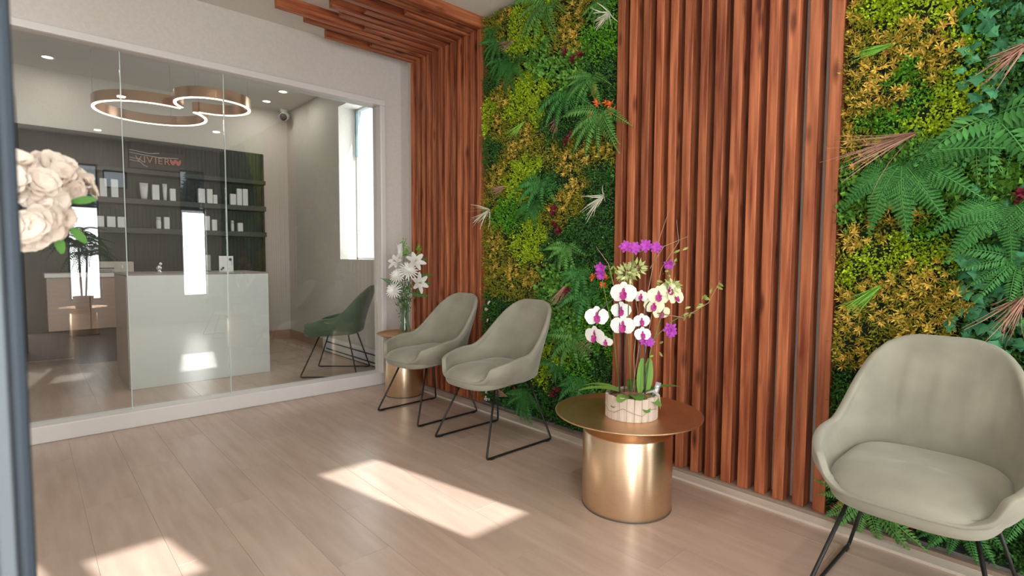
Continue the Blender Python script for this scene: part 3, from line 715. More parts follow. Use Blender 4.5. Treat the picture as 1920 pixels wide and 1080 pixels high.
def orchid(p, n, s=1, cream=False, roll=0):
    o = obj('orchid_flower', ofl_c if cream else ofl, parent=ot); facing(o, rel(p, ot), n, roll, s)
    q = obj('lip', olip, parent=o); q.matrix_local = Matrix.Identity(4)
for p, n, s in [((2.005, 1.43, .985), (-.9, -.5, .1), 1.22), ((1.95, 1.54, .872), (-.7, -.75, .1), 1.15), ((1.95, 1.545, .783), (-.95, -.1, -.15), 1.1), ((2.015, 1.45, .905), (-.8, -.6, 0), .95),
                ((2.01, 1.435, .836), (-.85, -.5, 0), 1.15), ((2.06, 1.37, .86), (-.6, -.8, 0), .8), ((2.055, 1.36, .80), (-.6, -.8, .1), .8), ((2.07, 1.38, .97), (-.9, -.3, .2), .7), ((1.97, 1.50, .76), (-.6, -.3, -.3), .7)]:
    orchid(p, n, s)
for p, n, s in [((2.11, 1.315, .975), (-.8, -.6, .1), 1.05), ((2.145, 1.28, 1.0), (-.7, -.7, .3), 1.0), ((2.10, 1.33, .93), (-.9, -.4, 0), .95), ((2.125, 1.31, .90), (-.5, -.8, -.3), .85), ((2.16, 1.26, .97), (-.3, -.9, .2), .9)]:
    orchid(p, n, s, True)
pf = petals_flower(5, .034, .015, M_purple, 8, .45, .3, 2, .5, 'purple_flower')
for p, n in [((2.03, 1.44, 1.195), (-.8, -.5, .4)), ((2.055, 1.41, 1.19), (-.7, -.7, .3)), ((2.085, 1.37, 1.20), (-.8, -.5, .2)), ((2.11, 1.335, 1.195), (-.8, -.6, .2)), ((1.965, 1.53, 1.10), (-.9, -.3, -.2)), ((1.96, 1.525, 1.07), (-.8, -.3, -.4)),
             ((2.135, 1.28, 1.12), (-.6, -.5, -.4)), ((2.075, 1.36, .775), (-.8, -.6, .1)), ((2.085, 1.345, .765), (-.6, -.8, .2)), ((2.145, 1.275, .825), (-.7, -.6, 0)), ((2.15, 1.27, .81), (-.5, -.7, -.3))]:
    o = obj('purple_flower', pf, parent=ot); facing(o, rel(p, ot), n, rr.uniform(0, 3), rr.uniform(.85, 1.1))
# green hydrangea-like heads
for p, n_, m_, s_ in (((2.03, 1.43, 1.075), 60, M_cream, .055), ((2.15, 1.27, 1.02), 40, M_cream, .045), ((2.06, 1.40, 1.10), 40, leafm('pale_green_bract', (.30, .38, .12), (.52, .60, .28)), .05)):
    rg = np.random.default_rng(int(p[0] * 1000)); d = rg.normal(size=(n_, 3)); d /= np.linalg.norm(d, axis=1)[:, None]
    q = leaves(np.array(rel(p, ot)) + d * s_ * .35, d + rg.normal(0, .5, (n_, 3)), np.full(n_, s_ * .75), np.full(n_, .014), rg)
    obj('flower_head', fast_mesh('flower_head', q, rg.uniform(0, 1, n_), leafm('lime_petal', (.42, .50, .16), (.66, .70, .36))), parent=ot)
# stakes and stems
cx, cy = 2.045, 1.405
for pts, m_, r in (([(cx - .05, cy + .03, .50), (2.0, 1.44, .75), (2.0, 1.45, .93), (1.99, 1.46, .97), (1.95, 1.53, .90), (1.945, 1.55, .80)], M_darkstem, .003),
                   ([(cx + .02, cy - .06, .50), (2.075, 1.36, .75), (2.08, 1.36, .93), (2.11, 1.32, 1.0), (2.145, 1.27, .98)], M_darkstem, .003),
                   ([(cx, cy, .5), (2.03, 1.42, .8), (2.03, 1.42, 1.05), (2.05, 1.41, 1.17), (2.10, 1.35, 1.19)], M_stem, .0025),
                   ([(cx - .02, cy + .05, .5), (2.0, 1.48, .8), (1.97, 1.52, 1.02), (1.965, 1.53, 1.09)], M_stem, .0022),
                   ([(cx + .03, cy - .05, .5), (2.09, 1.34, .72), (2.13, 1.29, .95), (2.14, 1.28, 1.11)], M_stem, .0022),
                   ([(cx + .03, cy - .03, .5), (2.10, 1.33, .78), (2.15, 1.27, .86), (2.19, 1.22, .90), (2.22, 1.19, .90)], M_stem, .0022),
                   ([(cx - .03, cy + .02, .5), (2.02, 1.43, .85)], M_darkstem, .003), ([(cx + .03, cy - .02, .5), (2.065, 1.38, .87)], M_darkstem, .003)):
    obj('flower_stem', MB().tube([Vector(rel(p, ot)) for p in pts], r, 6), m_, ot)
for pts in ([(cx + .03, cy - .02, .5), (2.10, 1.36, .8), (2.12, 1.31, 1.1), (2.16, 1.25, 1.22), (2.155, 1.26, 1.32)], [(2.10, 1.33, .9), (2.17, 1.22, .88), (2.235, 1.14, .95), (2.26, 1.10, 1.05)], [(2.0, 1.46, .95), (1.98, 1.5, 1.12), (1.95, 1.55, 1.2)],
            [(cx, cy, .5), (2.08, 1.37, .9), (2.11, 1.33, 1.2), (2.14, 1.29, 1.36)], [(2.09, 1.35, 1.1), (2.12, 1.3, 1.2), (2.19, 1.22, 1.245)], [(cx + .01, cy - .01, .5), (2.05, 1.40, .7), (2.06, 1.39, .9), (2.04, 1.41, 1.05)]):
    obj('twig', MB().tube([Vector(rel(p, ot)) for p in pts], .0028, 5, r1=.0010), M_twig, ot)
# long strap leaves and loose sprig leaves
def strap(p0, d, ln, wd, m, parent, name='leaf', curl=.5, v=.6, up_=(0, 0, 1)):
    mb = MB().petal(p0, d, up_, ln, wd, curl, .18, n=7); me = mb.mesh(name, m); setv(me, [v] * len(mb.v)); return obj(name, me, parent=parent)
M_orl = leafm('orchid_leaf', (.05, .16, .02), (.18, .34, .07), .35)
for a, ln, el, wd in ((2.3, .23, .40, .06), (-2.3, .13, .45, .07), (-1.5, .13, .10, .07), (-.75, .22, .55, .05), (.6, .16, .6, .05), (-2.9, .13, .3, .06), (3.0, .11, -.1, .06), (-1.95, .12, -.15, .065), (1.75, .25, .35, .05)):
    strap((.03 * math.cos(a), .03 * math.sin(a), .098), (math.cos(a), math.sin(a), el), ln, wd, M_orl, ot, v=rr.uniform(.2, 1))
for dx, dy in ((.02, -.03), (.045, -.05)): strap((dx, dy, .1), (.05, -.05, 1), .17, .045, M_orl, ot, 'upright_leaf', .05, .8, (-.6, -.8, 0))
sp = MB()
for (a, b, n_) in (((2.17, 1.22, .88), (2.26, 1.10, 1.05), 16), ((2.02, 1.45, 1.0), (1.99, 1.48, 1.13), 12), ((2.12, 1.31, 1.03), (2.17, 1.24, 1.2), 14), ((2.07, 1.38, .55), (2.14, 1.30, .80), 7)):
    for i in range(n_):
        p = Vector(a).lerp(Vector(b), i / n_) + Vector([rr.uniform(-.012, .012) for _ in range(3)])
        sp.petal(rel(p, ot), [rr.uniform(-1, 1) for _ in range(3)], (-1, 0, .2), rr.uniform(.018, .034), .012, .2, .2, n=2)
me = sp.mesh('sprig_leaf', leafm('sprig_leaf', (.22, .30, .07), (.42, .46, .14))); setv(me, [rr.uniform(0, 1) for _ in sp.v]); obj('sprig_leaf', me, parent=ot, kind='stuff')
tg = obj('plant_tag', MB().box(-.012, .012, -.001, .001, 0, .075), mat('tag_grey', (.25, .25, .27), .4), ot); tg.matrix_local = Matrix.Translation((.068, -.075, .085)) @ Matrix.Rotation(R_(-48), 4, 'Z') @ Matrix.Rotation(.28, 4, 'Y')
obj('tag_mark', MB().box(-.006, .006, -.0018, .0018, .03, .06), prod_m, tg)
rf = MB()
for i in range(7):
    a = -1.2 + .17 * i; rf.tube([(.05 * math.cos(a), .05 * math.sin(a), .105), (.10 * math.cos(a), .10 * math.sin(a), .122), (.125 * math.cos(a), .125 * math.sin(a), .10), (.13 * math.cos(a + .06), .13 * math.sin(a + .06), .045 + .02 * (i % 3))], .003, 5, r1=.0012)
obj('raffia', rf, mat('raffia_m', (.55, .50, .42), .8), ot)
tw = MB().tube([(-.1215 * math.cos(.35 * i - 1.1) , -.1215 * math.sin(.35 * i - 1.1) , .045 + .016 * math.sin(i * 1.9)) for i in range(9)], .0018, 5)
obj('twine', tw, mat('twine_m', (.45, .33, .24), .8), ot)

# ------------------------------------------------------------ vase with lilies
VX, VY, VZ = 2.312, 3.835, .502
va = thing('glass_vase', 'clear flared glass vase on the small brass table', 'vase', (VX, VY, VZ))
obj('vase_body', MB().lathe([(0, 0), (.046, 0), (.052, .01), (.046, .05), (.034, .10), (.033, .17), (.043, .235), (.040, .235), (.030, .17), (.031, .10), (.043, .05), (.046, .014), (0, .012)], 40), vase_glass, va)
bq = thing('lily_bouquet', 'tall bouquet of white lilies and chrysanthemums in the glass vase', 'bouquet', (VX, VY, VZ))
sts = MB(); rr = random.Random(3)
for i in range(12):
    a = i * 2.4; sts.tube([(.020 * math.cos(a + 2), .020 * math.sin(a + 2), .02), (.012 * math.cos(a), .012 * math.sin(a), .15), (.03 * math.cos(a), .03 * math.sin(a), .30), (.06 * math.cos(a), .06 * math.sin(a), .42)], .0028, 5)
obj('stem', sts, M_stem, bq)
lily = petals_flower(6, .085, .036, M_wf, 12, .45, .25, 1, .75, 'lily')
st_me = MB().tube([(0, 0, 0), (0, 0, .045)], .0012, 4)
for i in range(5): a = i * 1.26; st_me.tube([(0, 0, .01), (.012 * math.cos(a), .012 * math.sin(a), .045)], .001, 4)
st_me = st_me.mesh('stamen', mat('stamen_m', (.35, .36, .08), .6))
mum = petals_flower(18, .060, .008, M_wf, 14, .25, .3, 3, .12, 'chrysanthemum')
# camera is toward (-.53,-.85)
V = Vector((-.53, -.85, 0))
def bput(name, me, dx, z, dep, n, s, stam=False):
    s *= 1.25
    """dx: metres across as seen from the room, dep: towards the room"""
    p = Vector((.85 * dx, -.53 * dx, z - VZ)) + V * dep
    o = obj(name, me, parent=bq); facing(o, p, n, rr.uniform(0, 3), s)
    if stam: obj('stamen', st_me, parent=o)
for a in [('lily', lily, .085, 1.10, .05, (-.2, -1, .5), .95, True), ('lily', lily, .11, .93, .05, (.1, -1, .1), .95, True), ('lily', lily, -.06, 1.10, .02, (-1, -.3, .5), .8, True)]: bput(*a)
bput('lily_bud', petals_flower(5, .09, .03, M_wf, 31, -.2, .5, 1, 3.0, 'lily_bud'), -.03, 1.13, .0, (-.2, -.2, 1), 1.1)
for a in [('chrysanthemum', mum, .035, 1.03, .08, (-.4, -.9, .6), 1.25), ('chrysanthemum', mum, -.055, .99, .06, (-.7, -.6, .5), .95), ('chrysanthemum', mum, -.085, .87, .05, (-.9, -.5, .2), 1.05)]: bput(*a)
rg = np.random.default_rng(9); n_ = 500
pp = rg.normal(0, 1, (n_, 3)) * [.028, .028, .055] + [0, 0, .37]; pp += np.array([-.53, -.85, 0]) * .03
q = leaves(pp, rg.normal(size=(n_, 3)), np.full(n_, .007), np.full(n_, .006), rg)
o = obj('babys_breath', fast_mesh('babys_breath', q, rg.uniform(0, 1, n_), M_wf), parent=bq); o['kind'] = 'stuff'
n_ = 420; pp = rg.normal(0, 1, (n_, 3)) * [.03, .03, .07] + [0, 0, .33]
q = leaves(pp, rg.normal(size=(n_, 3)) + [0, 0, .5], np.full(n_, .03), np.full(n_, .009), rg)
o = obj('filler_foliage', fast_mesh('filler_foliage', q, rg.uniform(0, .6, n_), M_D), parent=bq); o['kind'] = 'stuff'
for cx_, cz_, k in ((.005, 1.17, 40), (-.005, 1.25, 26), (.025, 1.20, 24), (.115, 1.21, 26), (.12, 1.15, 14)):
    c = np.array([.85 * cx_, -.53 * cx_, cz_ - VZ]); pp = c + rg.normal(0, .011, (k, 3)) * [1, 1, 1.6]
    obj('green_buds', fast_mesh('green_buds', leaves(pp, rg.normal(size=(k, 3)) + [0, 0, .6], np.full(k, .02), np.full(k, .012), rg), rg.uniform(.3, 1, k), M_G), parent=bq)
    stb = MB().tube([(0, 0, .3), tuple(c)], .002, 5); obj('bud_stem', stb, M_stem, bq)
for dx, dz, rot in ((.20, 1.02, .3), (.17, 1.10, .7), (.15, .98, .1), (.12, .9, -.1), (-.11, .95, 2.6)):
    d = Vector((.85 * math.cos(rot), -.53 * math.cos(rot), math.sin(rot))); p = Vector((.85 * dx * .35, -.53 * dx * .35, dz - VZ - .06))
    o = obj('fern_spray', FR[('sword', M_fern.name)][0], parent=bq); o.matrix_local = Matrix.Translation(p) @ frame(d, (-.5, -.8, .3)) @ Matrix.Scale(.17, 4)

# ------------------------------------------------------------ blossoms close to the camera
ped = thing('pedestal', 'tall white pedestal just outside the picture left of the door post', 'pedestal', (-.30, 1.22, 0))
obj('column', MB().box(-.11, .11, -.11, .11, 0, .80, .006), white_m, ped)
vs_ = tag(obj('tall_vase', MB().lathe([(0, .8), (.05, .8), (.055, .83), (.04, .95), (.05, 1.05), (.045, 1.05), (.035, .95), (0, .83)], 32), white_m), 'white vase on the pedestal holding the blurred blossoms', 'vase'); vs_.location = (-.30, 1.22, 0)
bl = thing('blossom_bouquet', 'blurred cream and blush blossoms close by the door post', 'bouquet', (-.30, 1.22, 1.0))
blm = [petals_flower(6, .034, .036, M_blossom, 60 + i, .25, .35, 2, .4, 'blossom') for i in range(3)]
stm = MB()
def dens(cx_, cy_, cz_, r, n_, s, rx=1):
    for i in range(n_):
        v = Vector([rr.gauss(0, 1) for _ in range(3)]).normalized() * r * (rr.uniform(.55, 1)); v.x *= rx
        if v.dot(Vector((0, -1, 0))) < -.5 * r: continue
        p = Vector((cx_, cy_, cz_)) + v; o = obj('blossom', blm[i % 3], parent=bl)
        n = (v.normalized() + Vector((.1, -.7, .1))).normalized(); facing(o, p - bl.location, n, rr.uniform(0, 3), s * rr.uniform(.8, 1.15))
dens(-.004, 1.0, 1.220, .060, 110, .62, .72)
dens(.030, 1.02, 1.262, .020, 14, .6); dens(.046, 1.02, 1.255, .020, 16, .6); dens(.060, 1.02, 1.248, .014, 9, .6); dens(.030, 1.02, 1.281, .009, 5, .55); dens(.045, 1.02, 1.274, .008, 4, .55); dens(.058, 1.02, 1.264, .008, 4, .55); dens(.040, 1.0, 1.205, .010, 5, .5); dens(.032, 1.0, 1.185, .010, 4, .5)
for q in ((-.06, 1.0, 1.22), (.03, 1.02, 1.25), (.05, 1.02, 1.25), (.03, 1.0, 1.2)):
    stm.tube([(0, 0, -.05), (.08, -.1, .15) if q[0] < 0 else (.14, -.12, .16), Vector(q) - bl.location], .003, 5)
obj('stem', stm, M_stem, bl)
lf = MB()
for p, d in (((.052, 1.0, 1.225), (1, 0, .3)), ((.045, 1.0, 1.22), (-.6, -.3, .5)), ((.05, 1.0, 1.19), (.5, 0, -.6)), ((.04, 1.0, 1.20), (-.6, -.2, -.5)), ((.035, 1., 1.18), (.2, 0, -1))): lf.petal(Vector(p) - bl.location, d, (0, -1, .2), .032, .012, .3, .2)
me = lf.mesh('leaf', M_fern2); setv(me, [.6] * len(lf.v)); obj('leaf', me, parent=bl)

# ------------------------------------------------------------ palm mirrored in the glass
pl = thing('potted_palm', 'arching dark green palm on the round table by the front windows, mirrored in the glass', 'potted plant', (.60, -1.0, .39))
obj('pot', MB().lathe([(0, 0), (.09, 0), (.12, .16), (.115, .165), (.10, .15), (0, .15)], 32), mat('palm_pot', (.2, .2, .2), .5), pl)
ts_ = MB()
for k in range(3): a = k * 2.1; ts_.tube([(.03 * math.cos(a), .03 * math.sin(a), .14), (.05 * math.cos(a), .05 * math.sin(a), .5), (.06 * math.cos(a), .06 * math.sin(a), .85)], .012, 6)
obj('trunk', ts_, bark, pl)
for k in range(3):
    a = k * 2.1; hz = .72 + .13 * k
    for j in range(13):
        b = j * 2 * PI / 13 + k; e = rr.uniform(-.1, 1.0)
        o = obj('frond', FR[('sword', M_fern.name)][j % 3], parent=pl)
        o.matrix_local = Matrix.Translation((.06 * math.cos(a), .06 * math.sin(a), hz)) @ frame((math.cos(b), math.sin(b), e), (0, 0, 1)) @ Matrix.Diagonal((.40, .5, .9, 1))

# ------------------------------------------------------------ back room: shelf wall, desk, cabinet
sw = thing('shelf_wall', 'dark fluted shelf wall holding white products behind the reception desk', 'shelving', (0, 7.45, 0))
obj('back_panel', MB().box(XL + .01, 2.38, .05, .098, .02, 2.49), dark_panel, sw)
fl = MB(); x = XL + .02
while x < 2.36: fl.box(x, x + .022, .044, .05, .02, 2.47); x += .042
o = obj('fluting', fl, dark_panel, sw); o['kind'] = 'stuff'
for x in (.88, 2.35): obj('upright', MB().box(x, x + .03, .02, .04, .02, 2.48, .002), dark_panel, sw)
for z in (1.72, 1.39, 2.06): obj('shelf', MB().box(-.6, 2.34, -.17, .038, z, z + .06 if z < 2 else z + .05, .002), dark_shelf, sw)
PR1 = [(.631,.692,1.978,'b'),(.730,.793,1.977,'b'),(.990,1.074,1.967,'t'),(1.108,1.176,1.954,'b'),(1.211,1.258,1.976,'t'),(1.282,1.339,1.924,'b'),(1.573,1.643,1.950,'b'),(1.669,1.728,1.954,'b'),(1.736,1.781,1.891,'b'),(1.925,1.991,1.917,'b'),(2.004,2.061,1.989,'b'),(2.071,2.131,1.991,'b')]
PR2 = [(.587,.657,1.569,'b'),(.682,.757,1.568,'b'),(.775,.852,1.568,'b'),(1.137,1.189,1.587,'r'),(1.216,1.269,1.589,'b'),(1.637,1.691,1.624,'b'),(1.714,1.769,1.585,'b'),(1.929,1.967,1.587,'r'),(2.006,2.065,1.559,'b')]
W1 = ['leftmost tall white carton on the upper shelf', 'second tall white carton from the left, upper shelf', 'wide white squeeze tube on the upper shelf', 'white carton between the two tubes, upper shelf', 'slim tapered white tube on the upper shelf', 'short white carton right of the slim tube, upper shelf', 'white carton left of a tall one in the right group, upper shelf', 'tall white carton beside the smallest carton, upper shelf', 'smallest white carton on the upper shelf', 'short white carton by the glass joint, upper shelf', 'tall white carton second from the right end, upper shelf', 'rightmost tall white carton on the upper shelf']
W2 = ['leftmost square white carton on the lower shelf', 'middle of three square white cartons, lower shelf', 'third square white carton from the left, lower shelf', 'round white bottle left of a carton, mid lower shelf', 'white carton right of the round bottle, lower shelf', 'tall white carton on the lower shelf, right part', 'medium white carton with grey side on the lower shelf', 'narrow round white bottle by the glass joint, lower shelf', 'rightmost small white carton on the lower shelf']
def product(a, b, zt, z0, kind, label, group, y=7.34):
    wd, h = b - a, zt - z0; t = thing('product_' + {'b': 'carton', 't': 'tube', 'r': 'bottle'}[kind], label, {'b': 'box', 't': 'tube', 'r': 'bottle'}[kind], ((a + b) / 2, y, z0), 0, group)
    if kind == 'b':
        obj('carton', MB().box(-wd / 2, wd / 2, -wd * .45, wd * .45, 0, h, .002), prod_m, t); obj('lid_flap', MB().box(-wd / 2 + .002, wd / 2 - .002, -wd * .43, wd * .43, h, h + .0015), prod_g, t)
    elif kind == 't':
        mb = MB(); n = 16; vs = []; pr = [(.32, .32, .0), (.32, .32, .14), (.36, .36, .15), (.45, .28, .55), (.5, .03, 1.0)]
        for u, v, q in pr:
            for j in range(n): vs.append((u * wd * math.cos(2 * PI * j / n), v * wd * math.sin(2 * PI * j / n), q * h))
        fs = [(i * n + j, i * n + (j + 1) % n, (i + 1) * n + (j + 1) % n, (i + 1) * n + j) for i in range(4) for j in range(n)] + [tuple(range(n)), tuple(4 * n + j for j in range(n))]
        obj('tube_body', mb.add(vs, fs, True), prod_m, t); obj('cap', MB().lathe([(wd * .34, 0), (wd * .34, h * .13)], 16), prod_g, t)
    else:
        obj('bottle_body', MB().lathe([(0, 0), (wd * .42, 0), (wd * .46, .01), (wd * .5, h * .55), (wd * .42, h * .72), (wd * .42, h * .75)], 20), prod_m, t); obj('cap', MB().lathe([(wd * .45, h * .75), (wd * .45, h), (0, h)], 20), prod_g, t)
for (a, b, zt, k), l in zip(PR1, W1): product(a, b, zt, 1.782, k, l, 'products on the upper shelf')
for (a, b, zt, k), l in zip(PR2, W2): product(a, b, zt, 1.452, k, l, 'products on the lower shelf')
# sign
sg = thing('wall_sign', 'dark sign board with raised rose-coloured lettering high on the shelf wall', 'sign', (1.19, 7.43, 2.27))
obj('sign_board', MB().box(-.27, .27, .03, .056, -.125, .085, .002), sign_panel, sg)
xc = -.215
for chx in 'VIVIER':
    cu = bpy.data.curves.new('letter', 'FONT'); cu.body = chx; cu.size = .105; cu.extrude = .004
    tmp = bpy.data.objects.new('tmp', cu); C.objects.link(tmp); bpy.context.view_layer.update()
    me = bpy.data.meshes.new_from_object(tmp.evaluated_get(bpy.context.evaluated_depsgraph_get())); bpy.data.objects.remove(tmp)
    me.materials.clear(); me.materials.append(sign_red); wl = max(v.co.x for v in me.vertices)
    o = obj('letter', me, parent=sg); o.location = (xc, .022, -.055); o.rotation_euler = (PI / 2, 0, 0); xc += wl + .013
em = MB()
for x0 in (.135, .19):
    for s in (-1, 1):
        em.petal((x0 + .02, .02, -.055), (s * .35, 0, 1), (0, -1, 0), .075, .03, .1, .1)
obj('emblem', em, sign_red2, sg)
refl = MB()  # reflected streaks over the sign, modelled as pale solid strokes
for k in range(4):
    z0 = (.075, .045, -.01, -.04)[k]; e = ((.02, .068), (.21, .03), (-.12, -.05), (-.1, -.10))[k]
    refl.tube([(-.27, .018, z0), (-.17, .014, z0 - .012), ((-.17 + e[0]) / 2, .012, (z0 + e[1]) / 2 - .02), (e[0], .016, e[1])], .0035, 5)
obj('reflection_stroke', refl, prod_g, sg)
# reception desk
dk = thing('reception_desk', 'large white reception desk with a grey-brown top behind the glass', 'desk', (.633, 5.455, 0))
bevel(obj('front_panel', MB().box(.0, 1.125, 0, .04, 0, .972), desk_m, dk), .003)
obj('end_panel', MB().box(-.012, .028, .04, .80, 0, .968, .002), desk_side, dk)
obj('far_end_panel', MB().box(1.085, 1.125, .04, .80, 0, .968), desk_m, dk)
bevel(obj('desk_top', MB().box(-.015, 1.127, .005, .80, .972, .987), desk_top_m, dk), .002)
obj('work_surface', MB().box(.028, 1.085, .35, .80, .72, .745), desk_top_m, dk)
cb = thing('back_cabinet', 'wall-hung rosy brown cabinet with a pale top left of the desk', 'cabinet', (.15, 6.95, 0))
obj('body', MB().box(0, 1.0, .02, .38, .38, .915), cab_m, cb)
for a in (0, .335, .67): obj('door', MB().box(a + .002, a + .330, 0, .018, .382, .913, .002), cab_m, cb)
obj('cabinet_top', MB().box(-.012, 1.01, -.01, .38, .915, .957, .003), white_m, cb)
obj('cabinet_plinth', MB().box(.2, .8, .15, .4, 0, .38), dark_panel, cb)
obj('handle_slot', MB().box(.0, 1.0, .005, .019, .905, .9135), dark_panel, cb)
pr = thing('printer', 'beige desktop printer on the pale cabinet top', 'printer', (.70, 7.13, .957))
bevel(obj('printer_body', MB().box(-.16, .17, -.13, .14, 0, .118), mat('printer_beige', (.50, .45, .40), .4), pr), .008)
obj('paper_slot', MB().box(-.14, .0, -.136, -.128, .045, .055), black_gloss, pr)
obj('output_tray', MB().box(-.15, .0, -.19, -.13, .035, .04, .001), prod_g, pr)
obj('printer_knob', MB().box(.06, .075, -.137, -.128, .05, .08, .002), prod_m, pr)
s1 = thing('acrylic_sign_holder', 'small clear acrylic notice holder on the desk top', 'sign', (1.32, 5.9, .987))
obj('acrylic_sheet', MB().box(-.045, .045, 0, .004, 0, .175), glass_clear, s1); obj('notice', MB().box(-.04, .04, .005, .007, .01, .165), mat('notice_m', (.5, .5, .5), .5), s1); obj('foot', MB().box(-.045, .045, -.03, .035, 0, .004), glass_clear, s1)
s2 = thing('picture_card', 'white picture card with dark flower drawing on the desk top', 'card', (1.50, 5.9, .987))
cdo = obj('card', MB().box(-.065, .065, 0, .004, 0, .155), prod_m, s2)
fm = MB()
for (x, z, r) in ((.038, .12, .018), (-.03, .035, .014), (-.045, .02, .012), (.02, .028, .006)):
    for k in range(5): a = k * 1.257; fm.petal((x, -.001, z), (math.cos(a), 0, math.sin(a)), (0, -1, 0), r, r * .7, 0, 0, n=2)
fm.tube([(.038, -.0015, .12), (.055, -.0015, .09), (.05, -.0015, .06)], .0015, 4)
obj('flower_print', fm, mat('print_dark', (.12, .10, .12), .6), s2)
s3 = thing('glass_figurine', 'small clear glass figurine near the left of the desk top', 'ornament', (.925, 5.9, .987))
obj('figure', MB().lathe([(0, 0), (.024, 0), (.026, .006), (.012, .014), (.022, .03), (.025, .045), (.012, .062), (0, .066)], 20), chrome, s3)
obj('figure_head', MB().lathe([(0, .062), (.012, .068), (.014, .078), (.009, .09), (0, .094)], 16, .014), chrome, s3)
# heater
ht = thing('baseboard_heater', 'long grey baseboard heater under the side window in the back room', 'heater', (2.62, 4.83, 0))
obj('heater_case', MB().box(0, .08, 0, 1.4, .01, .16, .006), heater_m, ht)
for z in (.122, .040): obj('heater_slot', MB().box(-.002, .006, .04, 1.3, z, z + .014), black_gloss, ht)
obj('heater_end_cap', MB().box(-.003, .081, -.02, .03, .008, .163, .004), mat('heater_end', (.40, .44, .44), .4), ht)
# camera in the corner
sc = thing('security_camera', 'small white security camera with a black lens in the ceiling corner', 'security camera', (2.62, 7.38, 3.1))
obj('mount', MB().lathe([(.05, 0), (.05, -.03), (.02, -.05), (.018, -.08)], 24), prod_m, sc)
bd = obj('camera_body', MB().lathe([(0, -.075), (.045, -.07), (.055, -.04), (.055, .06), (.04, .075), (0, .078)], 28), prod_m, sc); bd.matrix_local = Matrix.Translation((0, -.03, -.10)) @ Vector((-.5, -.8, -.35)).to_track_quat('Z', 'Y').to_matrix().to_4x4()
obj('lens', MB().lathe([(.046, .0725), (.046, .080), (0, .084)], 24), black_gloss, bd)
# pendant
pd = thing('ring_pendant', 'rose gold pendant of two joined open rings with glowing undersides', 'pendant lamp', (.95, 5.25, 2.35))
def ring(cx_, cy_, r, a0, a1, part):
    n = 72; vb = MB(); ve = MB(); th = .013; h = .085
    for mb, z0, z1, ri, ro in ((vb, .004, h, r - th, r + th), (ve, -.002, .004, r - th * .8, r + th * .8)):
        vs = []; fs = []
        for i in range(n + 1):
            a = R_(a0 + (a1 - a0) * i / n); c, s = math.cos(a), math.sin(a)
            for rr_, zz in ((ri, z0), (ro, z0), (ro, z1), (ri, z1)): vs.append((cx_ + rr_ * c - .95, cy_ + rr_ * s - 5.25, zz))
        for i in range(n):
            for j in range(4): fs.append((i * 4 + j, i * 4 + (j + 1) % 4, (i + 1) * 4 + (j + 1) % 4, (i + 1) * 4 + j))
        fs += [(0, 1, 2, 3), (n * 4 + 3, n * 4 + 2, n * 4 + 1, n * 4)]; mb.add(vs, fs, True)
    o = obj(part, vb, copper, pd); md = o.modifiers.new('es', 'EDGE_SPLIT'); md.split_angle = R_(40); obj('led_strip', ve, emis, o)
ring(.85, 5.49, .40, -52, 290, 'large_ring'); ring(1.174, 4.88, .264, 133, 460, 'small_ring')
def rp(c, r, a): return Vector((c[0] + r * math.cos(R_(a)) - .95, c[1] + r * math.sin(R_(a)) - 5.25, 0))
cn = MB()
for q0, q1 in ((rp((.85, 5.49), .40, -52), rp((1.174, 4.88), .264, 100)), (rp((.85, 5.49), .40, 290), rp((1.174, 4.88), .264, 133))):
    sd = (q1 - q0).cross(Vector((0, 0, 1))).normalized() * .010
    cn.add([q + o_ + Vector((0, 0, z)) for q in (q0, q1) for o_ in (sd, -sd) for z in (.004, .085)], [(0, 1, 3, 2), (4, 6, 7, 5), (0, 4, 5, 1), (2, 3, 7, 6), (0, 2, 6, 4), (1, 5, 7, 3)])
obj('link_plate', cn, copper, pd)
wr = MB()
for c, r, a in (((.85, 5.49), .4, 60), ((.85, 5.49), .4, 180), ((.85, 5.49), .4, -42), ((1.174, 4.88), .264, 0), ((1.174, 4.88), .264, 100), ((1.174, 4.88), .264, 230)):
    p = rp(c, r, a); wr.tube([p + Vector((0, 0, .085)), p + Vector((0, 0, .75))], .0012, 4)
obj('suspension_wire', wr, mat('wire_grey', (.3, .3, .3), .4), pd)
for x, y, pw in ((.85, 5.49, 4), (1.174, 4.88, 2.5)): lamp('pendant_light', 'AREA', (x, y, 2.345), pw, (1, .88, .76), .5)
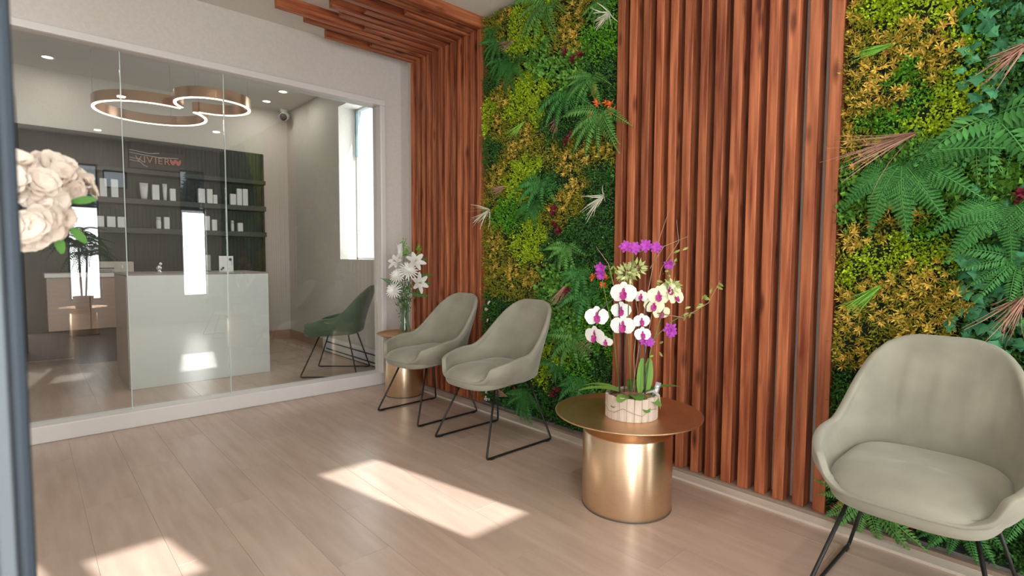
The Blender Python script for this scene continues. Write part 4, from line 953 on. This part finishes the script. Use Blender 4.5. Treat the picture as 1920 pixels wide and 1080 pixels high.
# downlights
def downlight(x, y, z, label, pw, grp):
    t = thing('downlight', label, 'ceiling light', (x, y, z), 0, grp)
    obj('trim_ring', MB().lathe([(.045, 0), (.058, 0), (.058, -.006), (.044, -.004), (.044, 0)], 28, cap=False), prod_m, t); obj('lens', MB().lathe([(.044, -.003), (0, -.0032)], 24, cap=False), lampm, t)
    lamp('downlight_lamp', 'AREA', (x, y, z - .012), pw, (1, .95, .88), .08)
G1, G2 = 'ceiling downlights in the back room', 'ceiling downlights in the front room'
downlight(.24, 7.2 - .12, ZCB, 'round downlight in the back room ceiling near the left end', 2.5, G1)
downlight(2.33, 7.15, ZCB, 'round downlight in the back room ceiling by the security camera', 2.5, G1)
downlight(2.34, 6.6, ZCB, 'round downlight in the back room ceiling nearer the side window', 2.5, G1)
downlight(-.3, 5.4, ZCB, 'round downlight in the back room ceiling behind the door post', 4, G1)
downlight(.86, 1.3, ZC, 'round downlight over the middle of the front room, mirrored in the glass', 8, G2)
downlight(2.09, .15, ZC, 'round downlight above the big front chair, mirrored in the glass', 8, G2)
downlight(.83, -.9, ZC, 'round downlight near the front windows, mirrored in the glass', 8, G2)
downlight(-.5, 2.9, ZC, 'round downlight at the left of the front room', 10, G2)
vt = tag(obj('ceiling_vent', MB().box(1.72, 1.98, 7.2, 7.23, ZCB - .006, ZCB)  , black_gloss), 'thin black slot vent in the back room ceiling', 'vent')

# trees outside the front windows (seen mirrored through the clear top panes)
rg = np.random.default_rng(21)
for i, (x, y, h) in enumerate(((4.1, -9.5, 4.3), (.7, -10.5, 4.4))):
    t = thing('conifer', ('bluish conifer outside the right front window', 'bluish conifer outside the middle front window')[i], 'tree', (x, y, -.05))
    obj('trunk', MB().tube([(0, 0, 0), (0, 0, h * .9)], .12, 8, r1=.03), bark, t)
    n_ = 5000; z = rg.uniform(.08, 1, n_); r = (1 - z) * 1.5 * np.sqrt(rg.uniform(.1, 1, n_)) + .05; a = rg.uniform(0, 2 * PI, n_)
    p = np.stack([r * np.cos(a), r * np.sin(a), z * h], 1); d = np.stack([np.cos(a), np.sin(a), rg.uniform(-.6, .3, n_)], 1)
    o = obj('crown', fast_mesh('crown', leaves(p, d, np.full(n_, .28), np.full(n_, .09), rg), rg.uniform(0, 1, n_), conifer), parent=t)
